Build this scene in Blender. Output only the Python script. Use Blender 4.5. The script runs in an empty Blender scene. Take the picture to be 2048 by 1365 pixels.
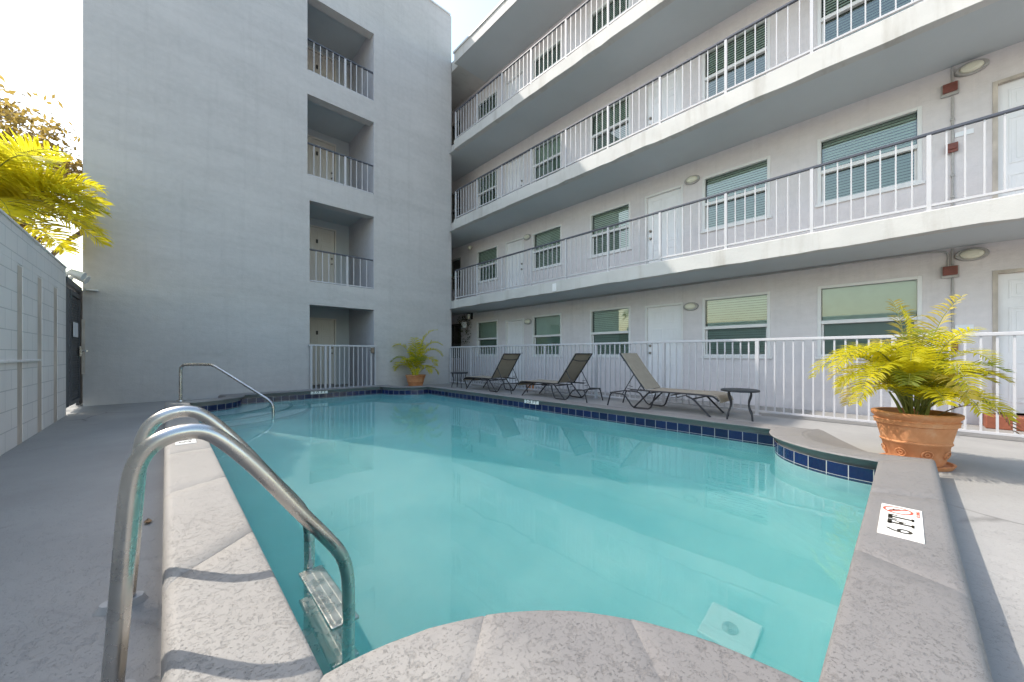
import bpy, bmesh, math, random
from mathutils import Vector, Matrix
from mathutils.geometry import tessellate_polygon

R = math.radians
SC = bpy.context.scene
COL = SC.collection

# ------------------------------------------------------------------ camera, sky, sun, exposure
cam_d = bpy.data.cameras.new('camera')
cam = bpy.data.objects.new('camera', cam_d)
COL.objects.link(cam)
cam.location = (0, 0, 0.97)
cam.rotation_euler = (R(90), 0, R(-43.1))
cam_d.sensor_width = 36
cam_d.lens = 36 * 740 / 2048
cam_d.shift_y = 26.5 / 2048
cam_d.clip_start = 0.02
cam_d.clip_end = 3000
SC.camera = cam

SUN_EL, SUN_AZ = R(48), R(-57.5)                  # light travels towards azimuth SUN_AZ (from +X)
sd = Vector((math.cos(SUN_AZ) * math.cos(SUN_EL), math.sin(SUN_AZ) * math.cos(SUN_EL), -math.sin(SUN_EL)))
world = bpy.data.worlds.new('World')
SC.world = world
world.use_nodes = True
wn = world.node_tree.nodes
sky = wn.new('ShaderNodeTexSky')
sky.sky_type = 'NISHITA'
sky.sun_disc = False
sky.sun_elevation = SUN_EL
sky.sun_rotation = math.atan2(-sd.x, -sd.y)
sky.air_density = 1.7
sky.dust_density = 2.0
sky.ozone_density = 1.0
wn['Background'].inputs['Strength'].default_value = 0.15
world.node_tree.links.new(sky.outputs[0], wn['Background'].inputs['Color'])
sun_d = bpy.data.lights.new('sun', 'SUN')
sun_d.energy = 2.0
sun_d.angle = R(0.5)
sun_d.color = (1.0, 0.94, 0.85)
sun = bpy.data.objects.new('sun', sun_d)
COL.objects.link(sun)
sun.rotation_euler = sd.to_track_quat('-Z', 'Y').to_euler()
sun.location = (-6, 12, 14)
sun_d.cycles.is_caustics_light = True

SC.view_settings.view_transform = 'Standard'
SC.view_settings.look = 'None'
SC.view_settings.exposure = 1.35
SC.view_settings.gamma = 1
SC.cycles.use_denoising = True
SC.cycles.max_bounces = 10
SC.cycles.diffuse_bounces = 5
SC.cycles.transparent_max_bounces = 24
SC.cycles.transmission_bounces = 8
SC.cycles.volume_bounces = 4
SC.cycles.caustics_reflective = False
SC.cycles.caustics_refractive = True
SC.cycles.sample_clamp_indirect = 6

# ------------------------------------------------------------------ materials
def nodes_of(name):
    m = bpy.data.materials.new(name)
    m.use_nodes = True
    nt = m.node_tree
    return m, nt, nt.nodes, nt.links, nt.nodes['Principled BSDF']

def coords(nt, scale=(1, 1, 1), kind='Object'):
    tc = nt.nodes.new('ShaderNodeTexCoord')
    mp = nt.nodes.new('ShaderNodeMapping')
    mp.inputs['Scale'].default_value = scale
    nt.links.new(tc.outputs[kind], mp.inputs['Vector'])
    return mp.outputs[0]

def noise(nt, vec, scale, detail=4, rough=0.55):
    n = nt.nodes.new('ShaderNodeTexNoise')
    n.inputs['Scale'].default_value = scale
    n.inputs['Detail'].default_value = detail
    n.inputs['Roughness'].default_value = rough
    nt.links.new(vec, n.inputs['Vector'])
    return n.outputs['Fac']

def ramp(nt, fac, stops):
    r = nt.nodes.new('ShaderNodeValToRGB')
    while len(r.color_ramp.elements) < len(stops):
        r.color_ramp.elements.new(0.5)
    for e, (p, c) in zip(r.color_ramp.elements, stops):
        e.position = p
        e.color = (*c, 1) if len(c) == 3 else c
    nt.links.new(fac, r.inputs['Fac'])
    return r.outputs['Color']

def mix(nt, fac, a, b, mode='MIX'):
    m = nt.nodes.new('ShaderNodeMix')
    m.data_type = 'RGBA'
    m.blend_type = mode
    for sock, v in ((m.inputs[0], fac), (m.inputs[6], a), (m.inputs[7], b)):
        if isinstance(v, (int, float)):
            sock.default_value = v
        elif isinstance(v, tuple):
            sock.default_value = (*v, 1)
        else:
            nt.links.new(v, sock)
    return m.outputs[2]

def bump(nt, height, strength, dist, normal=None):
    b = nt.nodes.new('ShaderNodeBump')
    b.inputs['Strength'].default_value = strength
    b.inputs['Distance'].default_value = dist
    nt.links.new(height, b.inputs['Height'])
    if normal is not None:
        nt.links.new(normal, b.inputs['Normal'])
    return b.outputs['Normal']

def paint(name, col, rough=0.6, var=0.12, scale=3.0, stretch=(1, 1, 1), fine=0.0, fscale=60, spec=0.4, metal=0.0, dirt=None):
    """painted / plain surface: broad mottling, optional fine bump, optional dirt colour in streaks"""
    m, nt, N, L, P = nodes_of(name)
    v = coords(nt, stretch)
    a = noise(nt, v, scale, 5)
    lo = tuple(max(0, c * (1 - var)) for c in col)
    hi = tuple(min(1, c * (1 + var)) for c in col)
    c = ramp(nt, a, [(0.3, lo), (0.7, hi)])
    if dirt:
        dcol, amt, dscale, dstretch = dirt
        d = noise(nt, coords(nt, dstretch), dscale, 6, 0.65)
        f = ramp(nt, d, [(0.52, (0, 0, 0)), (0.75, (amt, amt, amt))])
        c = mix(nt, f, c, dcol)
    L.new(c, P.inputs['Base Color'])
    P.inputs['Roughness'].default_value = rough
    P.inputs['Specular IOR Level'].default_value = spec
    P.inputs['Metallic'].default_value = metal
    if fine:
        L.new(bump(nt, noise(nt, coords(nt), fscale, 4, 0.6), fine, 0.01), P.inputs['Normal'])
    return m

M = {}
# tower stucco: grey blue with faint brushed streaks and blotches
def stucco(name, col, lo, streak):
    m, nt, N, L, P = nodes_of(name)
    a = noise(nt, coords(nt, (0.35, 0.35, 0.9)), 1.3, 5, 0.6)
    b = noise(nt, coords(nt, (0.45, 0.45, 2.6)), 1.5, 7, 0.7)
    c = noise(nt, coords(nt), 9.0, 5, 0.6)
    k = ramp(nt, a, [(0.32, lo), (0.68, col)])
    k = mix(nt, ramp(nt, b, [(0.45, (0, 0, 0)), (0.72, (streak,) * 3)]), k, tuple(x * 0.72 for x in col))
    dr = noise(nt, coords(nt, (5.0, 5.0, 0.22)), 1.0, 6, 0.7)
    k = mix(nt, ramp(nt, dr, [(0.52, (0, 0, 0)), (0.74, (0.42,) * 3)]), k, tuple(x * 0.7 for x in col))
    k = mix(nt, ramp(nt, c, [(0.4, (0, 0, 0)), (0.7, (0.25,) * 3)]), k, tuple(min(1, x * 1.15) for x in col))
    L.new(k, P.inputs['Base Color'])
    P.inputs['Roughness'].default_value = 0.75
    P.inputs['Specular IOR Level'].default_value = 0.25
    n1 = bump(nt, noise(nt, coords(nt), 38, 5, 0.7), 0.35, 0.01)
    L.new(bump(nt, noise(nt, coords(nt, (1, 1, 2.2)), 3.5, 3), 0.3, 0.03, n1), P.inputs['Normal'])
    return m
M['tower'] = stucco('grey_blue_stucco', (0.53, 0.505, 0.49), (0.455, 0.436, 0.424), 0.42)
M['tower_in'] = stucco('pale_recess_stucco', (0.58, 0.57, 0.60), (0.5, 0.49, 0.52), 0.2)
M['wall'] = stucco('lilac_grey_stucco', (0.71, 0.665, 0.668), (0.64, 0.60, 0.602), 0.25)
M['slab'] = paint('white_slab_paint', (0.52, 0.505, 0.48), 0.7, 0.08, 1.2, (1, 1, 2), 0.25, 25, dirt=((0.30, 0.27, 0.23), 0.55, 1.3, (1, 3.5, .5)))
M['soffit'] = paint('grey_soffit_paint', (0.50, 0.525, 0.535), 0.75, 0.05, 0.8, fine=0.2, fscale=40)
M['white'] = paint('white_paint', (0.74, 0.73, 0.72), 0.45, 0.03, 4)
M['fence_white'] = paint('fence_white_paint', (0.50, 0.49, 0.50), 0.4, 0.04, 6, dirt=((0.5, 0.45, 0.4), 0.3, 7, (1, 1, 1)))
M['rail_dark'] = paint('dark_handrail_paint', (0.075, 0.08, 0.10), 0.45, 0.1, 6)
M['door'] = paint('door_white_paint', (0.80, 0.79, 0.80), 0.4, 0.03, 2, dirt=((0.5, 0.47, 0.43), 0.3, 3, (1, 1, .4)))
M['door_tower'] = paint('cream_door_paint', (0.68, 0.64, 0.58), 0.45, 0.04, 2)
M['trim_old'] = paint('weathered_trim', (0.50, 0.44, 0.38), 0.7, 0.3, 5, (1, 1, .6))
M['dark_metal'] = paint('dark_bronze_metal', (0.025, 0.024, 0.026), 0.35, 0.2, 10, spec=0.5)
M['charcoal'] = paint('charcoal_gate_paint', (0.05, 0.055, 0.065), 0.45, 0.2, 8)
M['black'] = paint('unlit_room_black', (0.012, 0.013, 0.014), 0.8, 0.1, 2)
M['brass'] = paint('worn_lock_metal', (0.25, 0.22, 0.19), 0.35, 0.2, 15, metal=0.9)
M['red'] = paint('faded_red_plastic', (0.20, 0.065, 0.05), 0.5, 0.2, 12)
M['blind'] = paint('blind_slat', (0.82, 0.86, 0.83), 0.5, 0.04, 6)
M['lens'] = paint('frosted_lens', (0.72, 0.70, 0.58), 0.3, 0.06, 6)
M['sling'] = paint('tan_sling_mesh', (0.33, 0.28, 0.215), 0.75, 0.08, 8, fine=0.25, fscale=220)
M['table'] = paint('dark_table_plastic', (0.03, 0.032, 0.036), 0.45, 0.15, 12)
M['sign'] = paint('white_sign_face', (0.78, 0.79, 0.82), 0.4, 0.03, 6)
M['brick'] = paint('brick_red_paint', (0.27, 0.085, 0.045), 0.65, 0.25, 8, fine=0.3)
M['soil'] = paint('potting_soil', (0.035, 0.025, 0.018), 0.9, 0.3, 30, fine=0.6, fscale=60)
M['bark'] = paint('palm_bark', (0.16, 0.12, 0.08), 0.85, 0.3, 12, fine=0.6, fscale=30)
M['cane'] = paint('palm_cane', (0.20, 0.22, 0.05), 0.5, 0.25, 12)
M['dry'] = paint('dry_frond', (0.30, 0.19, 0.10), 0.8, 0.3, 20)
M['ink'] = paint('black_lettering', (0.03, 0.025, 0.02), 0.5, 0.05, 6)
M['ink_red'] = paint('red_lettering', (0.55, 0.10, 0.06), 0.5, 0.1, 6)
M['tilewhite'] = paint('white_marker_tile', (0.82, 0.80, 0.75), 0.3, 0.03, 10)
M['gutter'] = paint('roof_edge_metal', (0.62, 0.61, 0.60), 0.5, 0.08, 3)
M['conduit'] = paint('painted_conduit', (0.40, 0.385, 0.37), 0.55, 0.15, 8)
M['drainwhite'] = paint('white_plastic', (0.80, 0.82, 0.82), 0.4, 0.03, 6)
M['ground'] = paint('pale_pavement', (0.33, 0.31, 0.28), 0.9, 0.2, 0.7, fine=0.3, fscale=12)

# terracotta
m, nt, N, L, P = nodes_of('terracotta')
k = ramp(nt, noise(nt, coords(nt), 7, 6, 0.65), [(0.28, (0.50, 0.20, 0.08)), (0.55, (0.60, 0.27, 0.12)), (0.8, (0.66, 0.42, 0.26))])
L.new(k, P.inputs['Base Color']); P.inputs['Roughness'].default_value = 0.8
L.new(bump(nt, noise(nt, coords(nt), 60, 4), 0.2, 0.005), P.inputs['Normal'])
M['terracotta'] = m

# stainless steel with brushed tint and rust specks
m, nt, N, L, P = nodes_of('stainless_steel')
rs = ramp(nt, noise(nt, coords(nt), 22, 5, 0.7), [(0.66, (0, 0, 0)), (0.74, (1, 1, 1))])
k = mix(nt, rs, ramp(nt, noise(nt, coords(nt), 5, 4), [(0.3, (0.46, 0.44, 0.41)), (0.7, (0.62, 0.60, 0.57))]), (0.25, 0.10, 0.04))
L.new(k, P.inputs['Base Color'])
mt = ramp(nt, rs, [(0, (1, 1, 1)), (1, (0.2,) * 3)])
L.new(mt, P.inputs['Metallic'])
rr = ramp(nt, noise(nt, coords(nt, (1, 1, 1)), 14, 4), [(0.3, (0.2,) * 3), (0.7, (0.36,) * 3)])
L.new(rr, P.inputs['Roughness'])
M['steel'] = m

# deck paint and coping: knock-down splatter texture under grey paint
def knockdown(name, col, lo, amp, scl, crack=False, stretch=(1, 1, 1), left_pale=None):
    m, nt, N, L, P = nodes_of(name)
    base = ramp(nt, noise(nt, coords(nt), 1.1, 6, 0.6), [(0.3, lo), (0.7, col)])
    mot = noise(nt, coords(nt), 14, 5, 0.6)
    base = mix(nt, ramp(nt, mot, [(0.45, (0, 0, 0)), (0.75, (0.22,) * 3)]), base, tuple(c * 0.8 for c in col))
    if left_pale:                                                # colour turns paler towards the left run
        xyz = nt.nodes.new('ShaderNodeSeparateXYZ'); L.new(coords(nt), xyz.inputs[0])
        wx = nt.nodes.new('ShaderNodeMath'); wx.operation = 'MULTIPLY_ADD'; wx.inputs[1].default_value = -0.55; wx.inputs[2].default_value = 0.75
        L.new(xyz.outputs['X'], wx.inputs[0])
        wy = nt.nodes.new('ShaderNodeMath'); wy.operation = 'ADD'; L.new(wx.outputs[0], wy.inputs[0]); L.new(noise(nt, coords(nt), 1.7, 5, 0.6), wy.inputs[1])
        base = mix(nt, ramp(nt, wy.outputs[0], [(0.72, (0, 0, 0)), (1.0, (1, 1, 1))]), base, left_pale)
    if crack:
        vo = nt.nodes.new('ShaderNodeTexVoronoi')
        vo.feature = 'DISTANCE_TO_EDGE'
        vo.inputs['Scale'].default_value = 0.55
        wv = nt.nodes.new('ShaderNodeMixRGB')
        wv.inputs[0].default_value = 0.18
        tc = coords(nt)
        nz = nt.nodes.new('ShaderNodeTexNoise'); nz.inputs['Scale'].default_value = 2.2; nz.inputs['Detail'].default_value = 6
        L.new(tc, nz.inputs['Vector'])
        L.new(tc, wv.inputs[1]); L.new(nz.outputs['Color'], wv.inputs[2])
        L.new(wv.outputs[0], vo.inputs['Vector'])
        f = ramp(nt, vo.outputs['Distance'], [(0.0, (0.8,) * 3), (0.007, (0, 0, 0))])
        gate = ramp(nt, noise(nt, coords(nt), 0.8, 2), [(0.5, (0, 0, 0)), (0.62, (1, 1, 1))])
        f = mix(nt, 1.0, f, gate, 'MULTIPLY')
        base = mix(nt, f, base, tuple(c * 0.35 for c in col))
    st = ramp(nt, noise(nt, coords(nt, (1, .7, 1)), 0.9, 7, 0.7), [(0.5, (0, 0, 0)), (0.7, (0.22,) * 3)])
    base = mix(nt, st, base, tuple(c * 0.62 for c in col))
    L.new(base, P.inputs['Base Color'])
    P.inputs['Roughness'].default_value = 0.62
    P.inputs['Specular IOR Level'].default_value = 0.35
    gatev = ramp(nt, noise(nt, coords(nt), 2.6, 4, 0.6), [(0.30, (0.45,) * 3), (0.55, (1, 1, 1))])
    s = noise(nt, coords(nt, stretch), scl, 10, 0.68)
    plate = ramp(nt, s, [(0.36, (0, 0, 0)), (0.46, (0.92,) * 3), (0.6, (1, 1, 1))])
    pits = ramp(nt, noise(nt, coords(nt), scl * 3.1, 5, 0.7), [(0.32, (0, 0, 0)), (0.43, (1, 1, 1))])
    hgt = mix(nt, gatev, (0.8, 0.8, 0.8), mix(nt, 0.5, plate, pits))
    n1 = bump(nt, hgt, amp, 0.0033)
    n2 = bump(nt, noise(nt, coords(nt), scl * 6, 3), 0.2 * amp, 0.003, n1)
    L.new(n2, P.inputs['Normal'])
    return m
M['deck'] = knockdown('grey_deck_coating', (0.345, 0.33, 0.312), (0.28, 0.268, 0.254), 0.9, 26, True, (1, 0.6, 1))
M['coping'] = knockdown('grey_coping_coating', (0.222, 0.209, 0.201), (0.192, 0.18, 0.173), 1.0, 36, left_pale=(0.325, 0.303, 0.278))
M['walk'] = paint('walkway_floor_paint', (0.30, 0.29, 0.29), 0.7, 0.12, 1.5, fine=0.2)

# plaster under water
m, nt, N, L, P = nodes_of('turquoise_pool_plaster')
k = ramp(nt, noise(nt, coords(nt), 0.8, 6, 0.62), [(0.36, (0.27, 0.52, 0.54)), (0.62, (0.56, 0.80, 0.78))])
k = mix(nt, ramp(nt, noise(nt, coords(nt), 4.5, 5), [(0.45, (0, 0, 0)), (0.8, (0.35,) * 3)]), k, (0.30, 0.52, 0.53))
L.new(k, P.inputs['Base Color']); P.inputs['Roughness'].default_value = 0.8
P.inputs['Specular IOR Level'].default_value = 0.1
M['plaster'] = m
m, nt, N, L, P = nodes_of('pale_step_plaster')
k = ramp(nt, noise(nt, coords(nt), 2.5, 5, 0.6), [(0.3, (0.70, 0.80, 0.78)), (0.7, (0.78, 0.85, 0.83))])
L.new(k, P.inputs['Base Color']); P.inputs['Roughness'].default_value = 0.8
M['step'] = m
m, nt, N, L, P = nodes_of('step_edge_tile')
P.inputs['Base Color'].default_value = (0.02, 0.12, 0.14, 1)
M['step_edge'] = m

# blue waterline tile, white grout (UV in tile units)
m, nt, N, L, P = nodes_of('cobalt_waterline_tile')
uv = nt.nodes.new('ShaderNodeTexCoord')
br = nt.nodes.new('ShaderNodeTexBrick')
br.offset = 0.0
br.inputs['Scale'].default_value = 1.0
br.inputs['Brick Width'].default_value = 1.0
br.inputs['Row Height'].default_value = 1.0
br.inputs['Mortar Size'].default_value = 0.021
br.inputs['Mortar Smooth'].default_value = 0.1
br.inputs['Color1'].default_value = (0.006, 0.012, 0.05, 1)
br.inputs['Color2'].default_value = (0.010, 0.02, 0.085, 1)
br.inputs['Mortar'].default_value = (0.40, 0.39, 0.38, 1)
L.new(uv.outputs['UV'], br.inputs['Vector'])
k = mix(nt, ramp(nt, noise(nt, coords(nt), 40, 3), [(0.4, (0, 0, 0)), (0.7, (0.5,) * 3)]), br.outputs['Color'], br.outputs['Color'])
L.new(k, P.inputs['Base Color'])
rgh = ramp(nt, br.outputs['Fac'], [(0, (0.12,) * 3), (1, (0.7,) * 3)])
L.new(rgh, P.inputs['Roughness'])
M['tile'] = m

# water: refracting surface, nearly still
m, nt, N, L, P = nodes_of('pool_water')
N.remove(P)
gl = N.new('ShaderNodeBsdfGlass')
gl.inputs['Color'].default_value = (1, 1, 1, 1)
gl.inputs['Roughness'].default_value = 0.0
gl.inputs['IOR'].default_value = 1.333
h = noise(nt, coords(nt, (1, 1, 1)), 1.6, 2, 0.4)
h2 = noise(nt, coords(nt, (1.0, 1.0, 1)), 7.0, 2, 0.4)
n1 = bump(nt, h, 0.10, 0.02)
L.new(bump(nt, h2, 0.035, 0.01, n1), gl.inputs['Normal'])
L.new(gl.outputs[0], N['Material Output'].inputs['Surface'])
M['water'] = m
# colour of the water itself: light absorbed along its path
m, nt, N, L, P = nodes_of('turquoise_water_body')
N.remove(P)
va = N.new('ShaderNodeVolumeAbsorption')
va.inputs['Color'].default_value = (0.10, 0.87, 0.88, 1)
va.inputs['Density'].default_value = 0.34
vs_ = N.new('ShaderNodeVolumeScatter')                     # slightly cloudy
vs_.inputs['Color'].default_value = (0.40, 0.95, 1.0, 1)
vs_.inputs['Density'].default_value = 0.55
ad = N.new('ShaderNodeAddShader')
L.new(va.outputs[0], ad.inputs[0]); L.new(vs_.outputs[0], ad.inputs[1])
L.new(ad.outputs[0], N['Material Output'].inputs['Volume'])
M['water_body'] = m

# window glass: thin tinted sheet with a sharp reflection
def glass(name, tint, refl=1.0):
    m, nt, N, L, P = nodes_of(name)
    N.remove(P)
    tr = N.new('ShaderNodeBsdfTransparent'); tr.inputs['Color'].default_value = (*tint, 1)
    gs = N.new('ShaderNodeBsdfGlossy'); gs.inputs['Roughness'].default_value = 0.015
    gs.inputs['Color'].default_value = (0.92, 0.97, 0.96, 1)
    fr = N.new('ShaderNodeFresnel'); fr.inputs['IOR'].default_value = 2.0
    mx = N.new('ShaderNodeMixShader')
    L.new(fr.outputs[0], mx.inputs[0]); L.new(tr.outputs[0], mx.inputs[1]); L.new(gs.outputs[0], mx.inputs[2])
    L.new(mx.outputs[0], N['Material Output'].inputs['Surface'])
    return m
M['glass_up'] = glass('green_tinted_glass', (0.84, 0.97, 0.90))
M['glass_lo'] = glass('screened_dark_glass', (0.58, 0.71, 0.67))

# leaves
def leaf(name, lo, hi, trans):
    m, nt, N, L, P = nodes_of(name)
    k = ramp(nt, noise(nt, coords(nt), 5.0, 3), [(0.3, lo), (0.7, hi)])
    L.new(k, P.inputs['Base Color']); P.inputs['Roughness'].default_value = 0.5
    P.inputs['Specular IOR Level'].default_value = 0.25
    tl = N.new('ShaderNodeBsdfTranslucent'); tl.inputs['Color'].default_value = (*trans, 1)
    mx = N.new('ShaderNodeMixShader'); mx.inputs[0].default_value = 0.55
    L.new(P.outputs[0], mx.inputs[1]); L.new(tl.outputs[0], mx.inputs[2])
    L.new(mx.outputs[0], N['Material Output'].inputs['Surface'])
    return m
M['areca'] = leaf('areca_leaf', (0.30, 0.30, 0.012), (0.60, 0.51, 0.02), (0.82, 0.73, 0.03))
M['areca_tip'] = leaf('browning_areca_leaf', (0.30, 0.26, 0.05), (0.52, 0.42, 0.10), (0.70, 0.58, 0.12))
M['areca_green'] = leaf('areca_green_leaf', (0.10, 0.15, 0.025), (0.26, 0.28, 0.03), (0.38, 0.42, 0.05))  # greener leaf colour, mixed in at random among the fronds
M['palm'] = leaf('yellow_palm_leaf', (0.26, 0.27, 0.01), (0.60, 0.52, 0.02), (0.85, 0.76, 0.04))
M['treeleaf'] = leaf('brown_green_leaf', (0.12, 0.10, 0.03), (0.26, 0.18, 0.05), (0.45, 0.32, 0.08))
M['vine'] = leaf('dark_vine_leaf', (0.02, 0.035, 0.01), (0.07, 0.09, 0.02), (0.08, 0.1, 0.02))

# concrete block wall: faint courses
m, nt, N, L, P = nodes_of('painted_block_wall')
k = ramp(nt, noise(nt, coords(nt), 1.4, 5), [(0.3, (0.78, 0.735, 0.70)), (0.7, (0.86, 0.81, 0.77))])
tc = nt.nodes.new('ShaderNodeTexCoord')
sp = nt.nodes.new('ShaderNodeSeparateXYZ'); L.new(tc.outputs['Object'], sp.inputs[0])
cb = nt.nodes.new('ShaderNodeCombineXYZ'); L.new(sp.outputs['Y'], cb.inputs['X']); L.new(sp.outputs['Z'], cb.inputs['Y'])
br = nt.nodes.new('ShaderNodeTexBrick')
br.inputs['Scale'].default_value = 1.0
br.inputs['Brick Width'].default_value = 0.406
br.inputs['Row Height'].default_value = 0.203
br.inputs['Mortar Size'].default_value = 0.006
br.inputs['Mortar Smooth'].default_value = 0.4
L.new(cb.outputs[0], br.inputs['Vector'])
k = mix(nt, ramp(nt, br.outputs['Fac'], [(0, (0, 0, 0)), (1, (0.42,) * 3)]), k, (0.25, 0.25, 0.25))
L.new(k, P.inputs['Base Color']); P.inputs['Roughness'].default_value = 0.8
inv = ramp(nt, br.outputs['Fac'], [(0, (1, 1, 1)), (1, (0, 0, 0))])
n1 = bump(nt, inv, 0.35, 0.006)
L.new(bump(nt, noise(nt, coords(nt), 30, 4), 0.3, 0.006, n1), P.inputs['Normal'])
M['block'] = m
M['stain'] = paint('rust_water_stain', (0.60, 0.51, 0.43), 0.85, 0.2, 5, (1, 1, 0.5), fine=0.3, fscale=40)

# ------------------------------------------------------------------ mesh helpers
WL = {}                                             # world position of an object's origin

def tag(o, label=None, cat=None, group=None, kind=None):
    if label: o['label'] = label
    if cat: o['category'] = cat
    if group: o['group'] = group
    if kind: o['kind'] = kind
    return o

def thing(name, label, cat, loc=(0, 0, 0), group=None):
    o = bpy.data.objects.new(name, None)
    o.empty_display_size = 0.2
    COL.objects.link(o)
    o.location = loc
    WL[o] = Vector(loc)
    return tag(o, label, cat, group)

class MB:
    def __init__(s):
        s.v = []; s.f = []; s.mi = []; s.uv = {}
    def quad(s, a, b, c, d, mi=0, uv=None):
        n = len(s.v); s.v += [Vector(a), Vector(b), Vector(c), Vector(d)]
        s.f.append((n, n + 1, n + 2, n + 3)); s.mi.append(mi)
        if uv: s.uv[len(s.f) - 1] = uv
        return s
    def poly(s, pts, mi=0):
        n = len(s.v); s.v += [Vector(p) for p in pts]
        s.f.append(tuple(range(n, n + len(pts)))); s.mi.append(mi)
        return s
    def box(s, x0, x1, y0, y1, z0, z1, mi=0):
        n = len(s.v)
        s.v += [Vector((x, y, z)) for z in (z0, z1) for x, y in ((x0, y0), (x1, y0), (x1, y1), (x0, y1))]
        for q in ((0, 3, 2, 1), (4, 5, 6, 7), (0, 1, 5, 4), (1, 2, 6, 5), (2, 3, 7, 6), (3, 0, 4, 7)):
            s.f.append(tuple(n + i for i in q)); s.mi.append(mi)
        return s
    def rbox(s, x0, x1, y0, y1, z0, z1, r, mi=0):
        """box with chamfered edges"""
        bm = bmesh.new()
        bmesh.ops.create_cube(bm, size=1)
        for v in bm.verts:
            v.co = Vector((x0 + (v.co.x + .5) * (x1 - x0), y0 + (v.co.y + .5) * (y1 - y0), z0 + (v.co.z + .5) * (z1 - z0)))
        bmesh.ops.bevel(bm, geom=list(bm.edges), offset=r, segments=2, affect='EDGES', profile=0.5)
        s.bm(bm, mi); bm.free()
        return s
    def bm(s, bm, mi=0):
        n = len(s.v); bm.verts.index_update()
        s.v += [v.co.copy() for v in bm.verts]
        for f in bm.faces:
            s.f.append(tuple(n + v.index for v in f.verts)); s.mi.append(mi)
        return s
    def tube(s, pts, r, n=10, mi=0, cap=True):
        pts = [Vector(p) for p in pts]
        rs = r if isinstance(r, (list, tuple)) else [r] * len(pts)
        base = len(s.v)
        prev = None
        for i, p in enumerate(pts):
            d = (pts[min(i + 1, len(pts) - 1)] - pts[max(i - 1, 0)]).normalized()
            if prev is None:
                a = Vector((0, 0, 1)) if abs(d.z) < 0.9 else Vector((1, 0, 0))
                u = d.cross(a).normalized()
            else:
                u = (prev - d * prev.dot(d)).normalized()
            prev = u
            w = d.cross(u)
            for k in range(n):
                t = 2 * math.pi * k / n
                s.v.append(p + (u * math.cos(t) + w * math.sin(t)) * rs[i])
        for i in range(len(pts) - 1):
            for k in range(n):
                a = base + i * n + k; b = base + i * n + (k + 1) % n
                s.f.append((a, b, b + n, a + n)); s.mi.append(mi)
        if cap:
            s.f.append(tuple(base + k for k in reversed(range(n)))); s.mi.append(mi)
            e = base + (len(pts) - 1) * n
            s.f.append(tuple(e + k for k in range(n))); s.mi.append(mi)
        return s
    def lathe(s, prof, c=(0, 0, 0), n=40, mi=0):
        c = Vector(c); base = len(s.v)
        for r, z in prof:
            for k in range(n):
                t = 2 * math.pi * k / n
                s.v.append(c + Vector((r * math.cos(t), r * math.sin(t), z)))
        for i in range(len(prof) - 1):
            for k in range(n):
                a = base + i * n + k; b = base + i * n + (k + 1) % n
                s.f.append((a, b, b + n, a + n)); s.mi.append(mi)
        return s
    def build(s, name, mat, parent=None, origin=None, smooth=False, bevel=0.0, angle=35):
        if parent is not None:
            off = WL[parent]
        elif origin is not None:
            off = Vector(origin)
        else:
            xs = [v.x for v in s.v]; ys = [v.y for v in s.v]; zs = [v.z for v in s.v]
            off = Vector(((min(xs) + max(xs)) / 2, (min(ys) + max(ys)) / 2, min(zs)))
        me = bpy.data.meshes.new(name)
        me.from_pydata([v - off for v in s.v], [], s.f)
        mats = mat if isinstance(mat, (list, tuple)) else [mat]
        for m_ in mats: me.materials.append(m_)
        me.polygons.foreach_set('material_index', s.mi)
        if s.uv:
            ul = me.uv_layers.new(name='UVMap')
            for fi, uvs in s.uv.items():
                for li, w in zip(me.polygons[fi].loop_indices, uvs):
                    ul.data[li].uv = w
        if smooth:
            me.polygons.foreach_set('use_smooth', [True] * len(me.polygons))
            me.set_sharp_from_angle(angle=R(angle))
        me.validate(); me.update()
        o = bpy.data.objects.new(name, me)
        COL.objects.link(o)
        if parent is not None:
            o.parent = parent; o.location = (0, 0, 0)
        else:
            o.location = off
        WL[o] = off
        if bevel:
            b = o.modifiers.new('bevel', 'BEVEL'); b.width = bevel; b.segments = 2; b.limit_method = 'ANGLE'
        return o

def children_map():
    d = {}
    for o in COL.objects:
        if o.parent: d.setdefault(o.parent, []).append(o)
    return d
def copy_tree(o, cm, parent=None):
    c = o.copy(); COL.objects.link(c)
    if parent is not None: c.parent = parent
    for ch in cm.get(o, []): copy_tree(ch, cm, c)
    return c

def place_copy(src, parent, loc, name=None):
    """another instance of a part mesh, moved by loc inside its thing"""
    c = src.copy(); COL.objects.link(c); c.parent = parent; c.location = loc
    return c

def smooth_path(pts, it=2):
    pts = [Vector(p) for p in pts]
    for _ in range(it):
        q = [pts[0]]
        for a, b in zip(pts, pts[1:]):
            q += [a * .75 + b * .25, a * .25 + b * .75]
        q.append(pts[-1]); pts = q
    return pts

def round_path(pts, r, n=6):
    """polyline with corners rounded by radius r"""
    pts = [Vector(p) for p in pts]; out = [pts[0]]
    for a, b, c in zip(pts, pts[1:], pts[2:]):
        d0 = (a - b); d1 = (c - b)
        k = min(r, d0.length * .49, d1.length * .49)
        p = b + d0.normalized() * k; q = b + d1.normalized() * k
        for i in range(n + 1):
            t = i / n
            out.append(p * (1 - t) ** 2 + b * 2 * t * (1 - t) + q * t * t)
    out.append(pts[-1])
    return out

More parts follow.
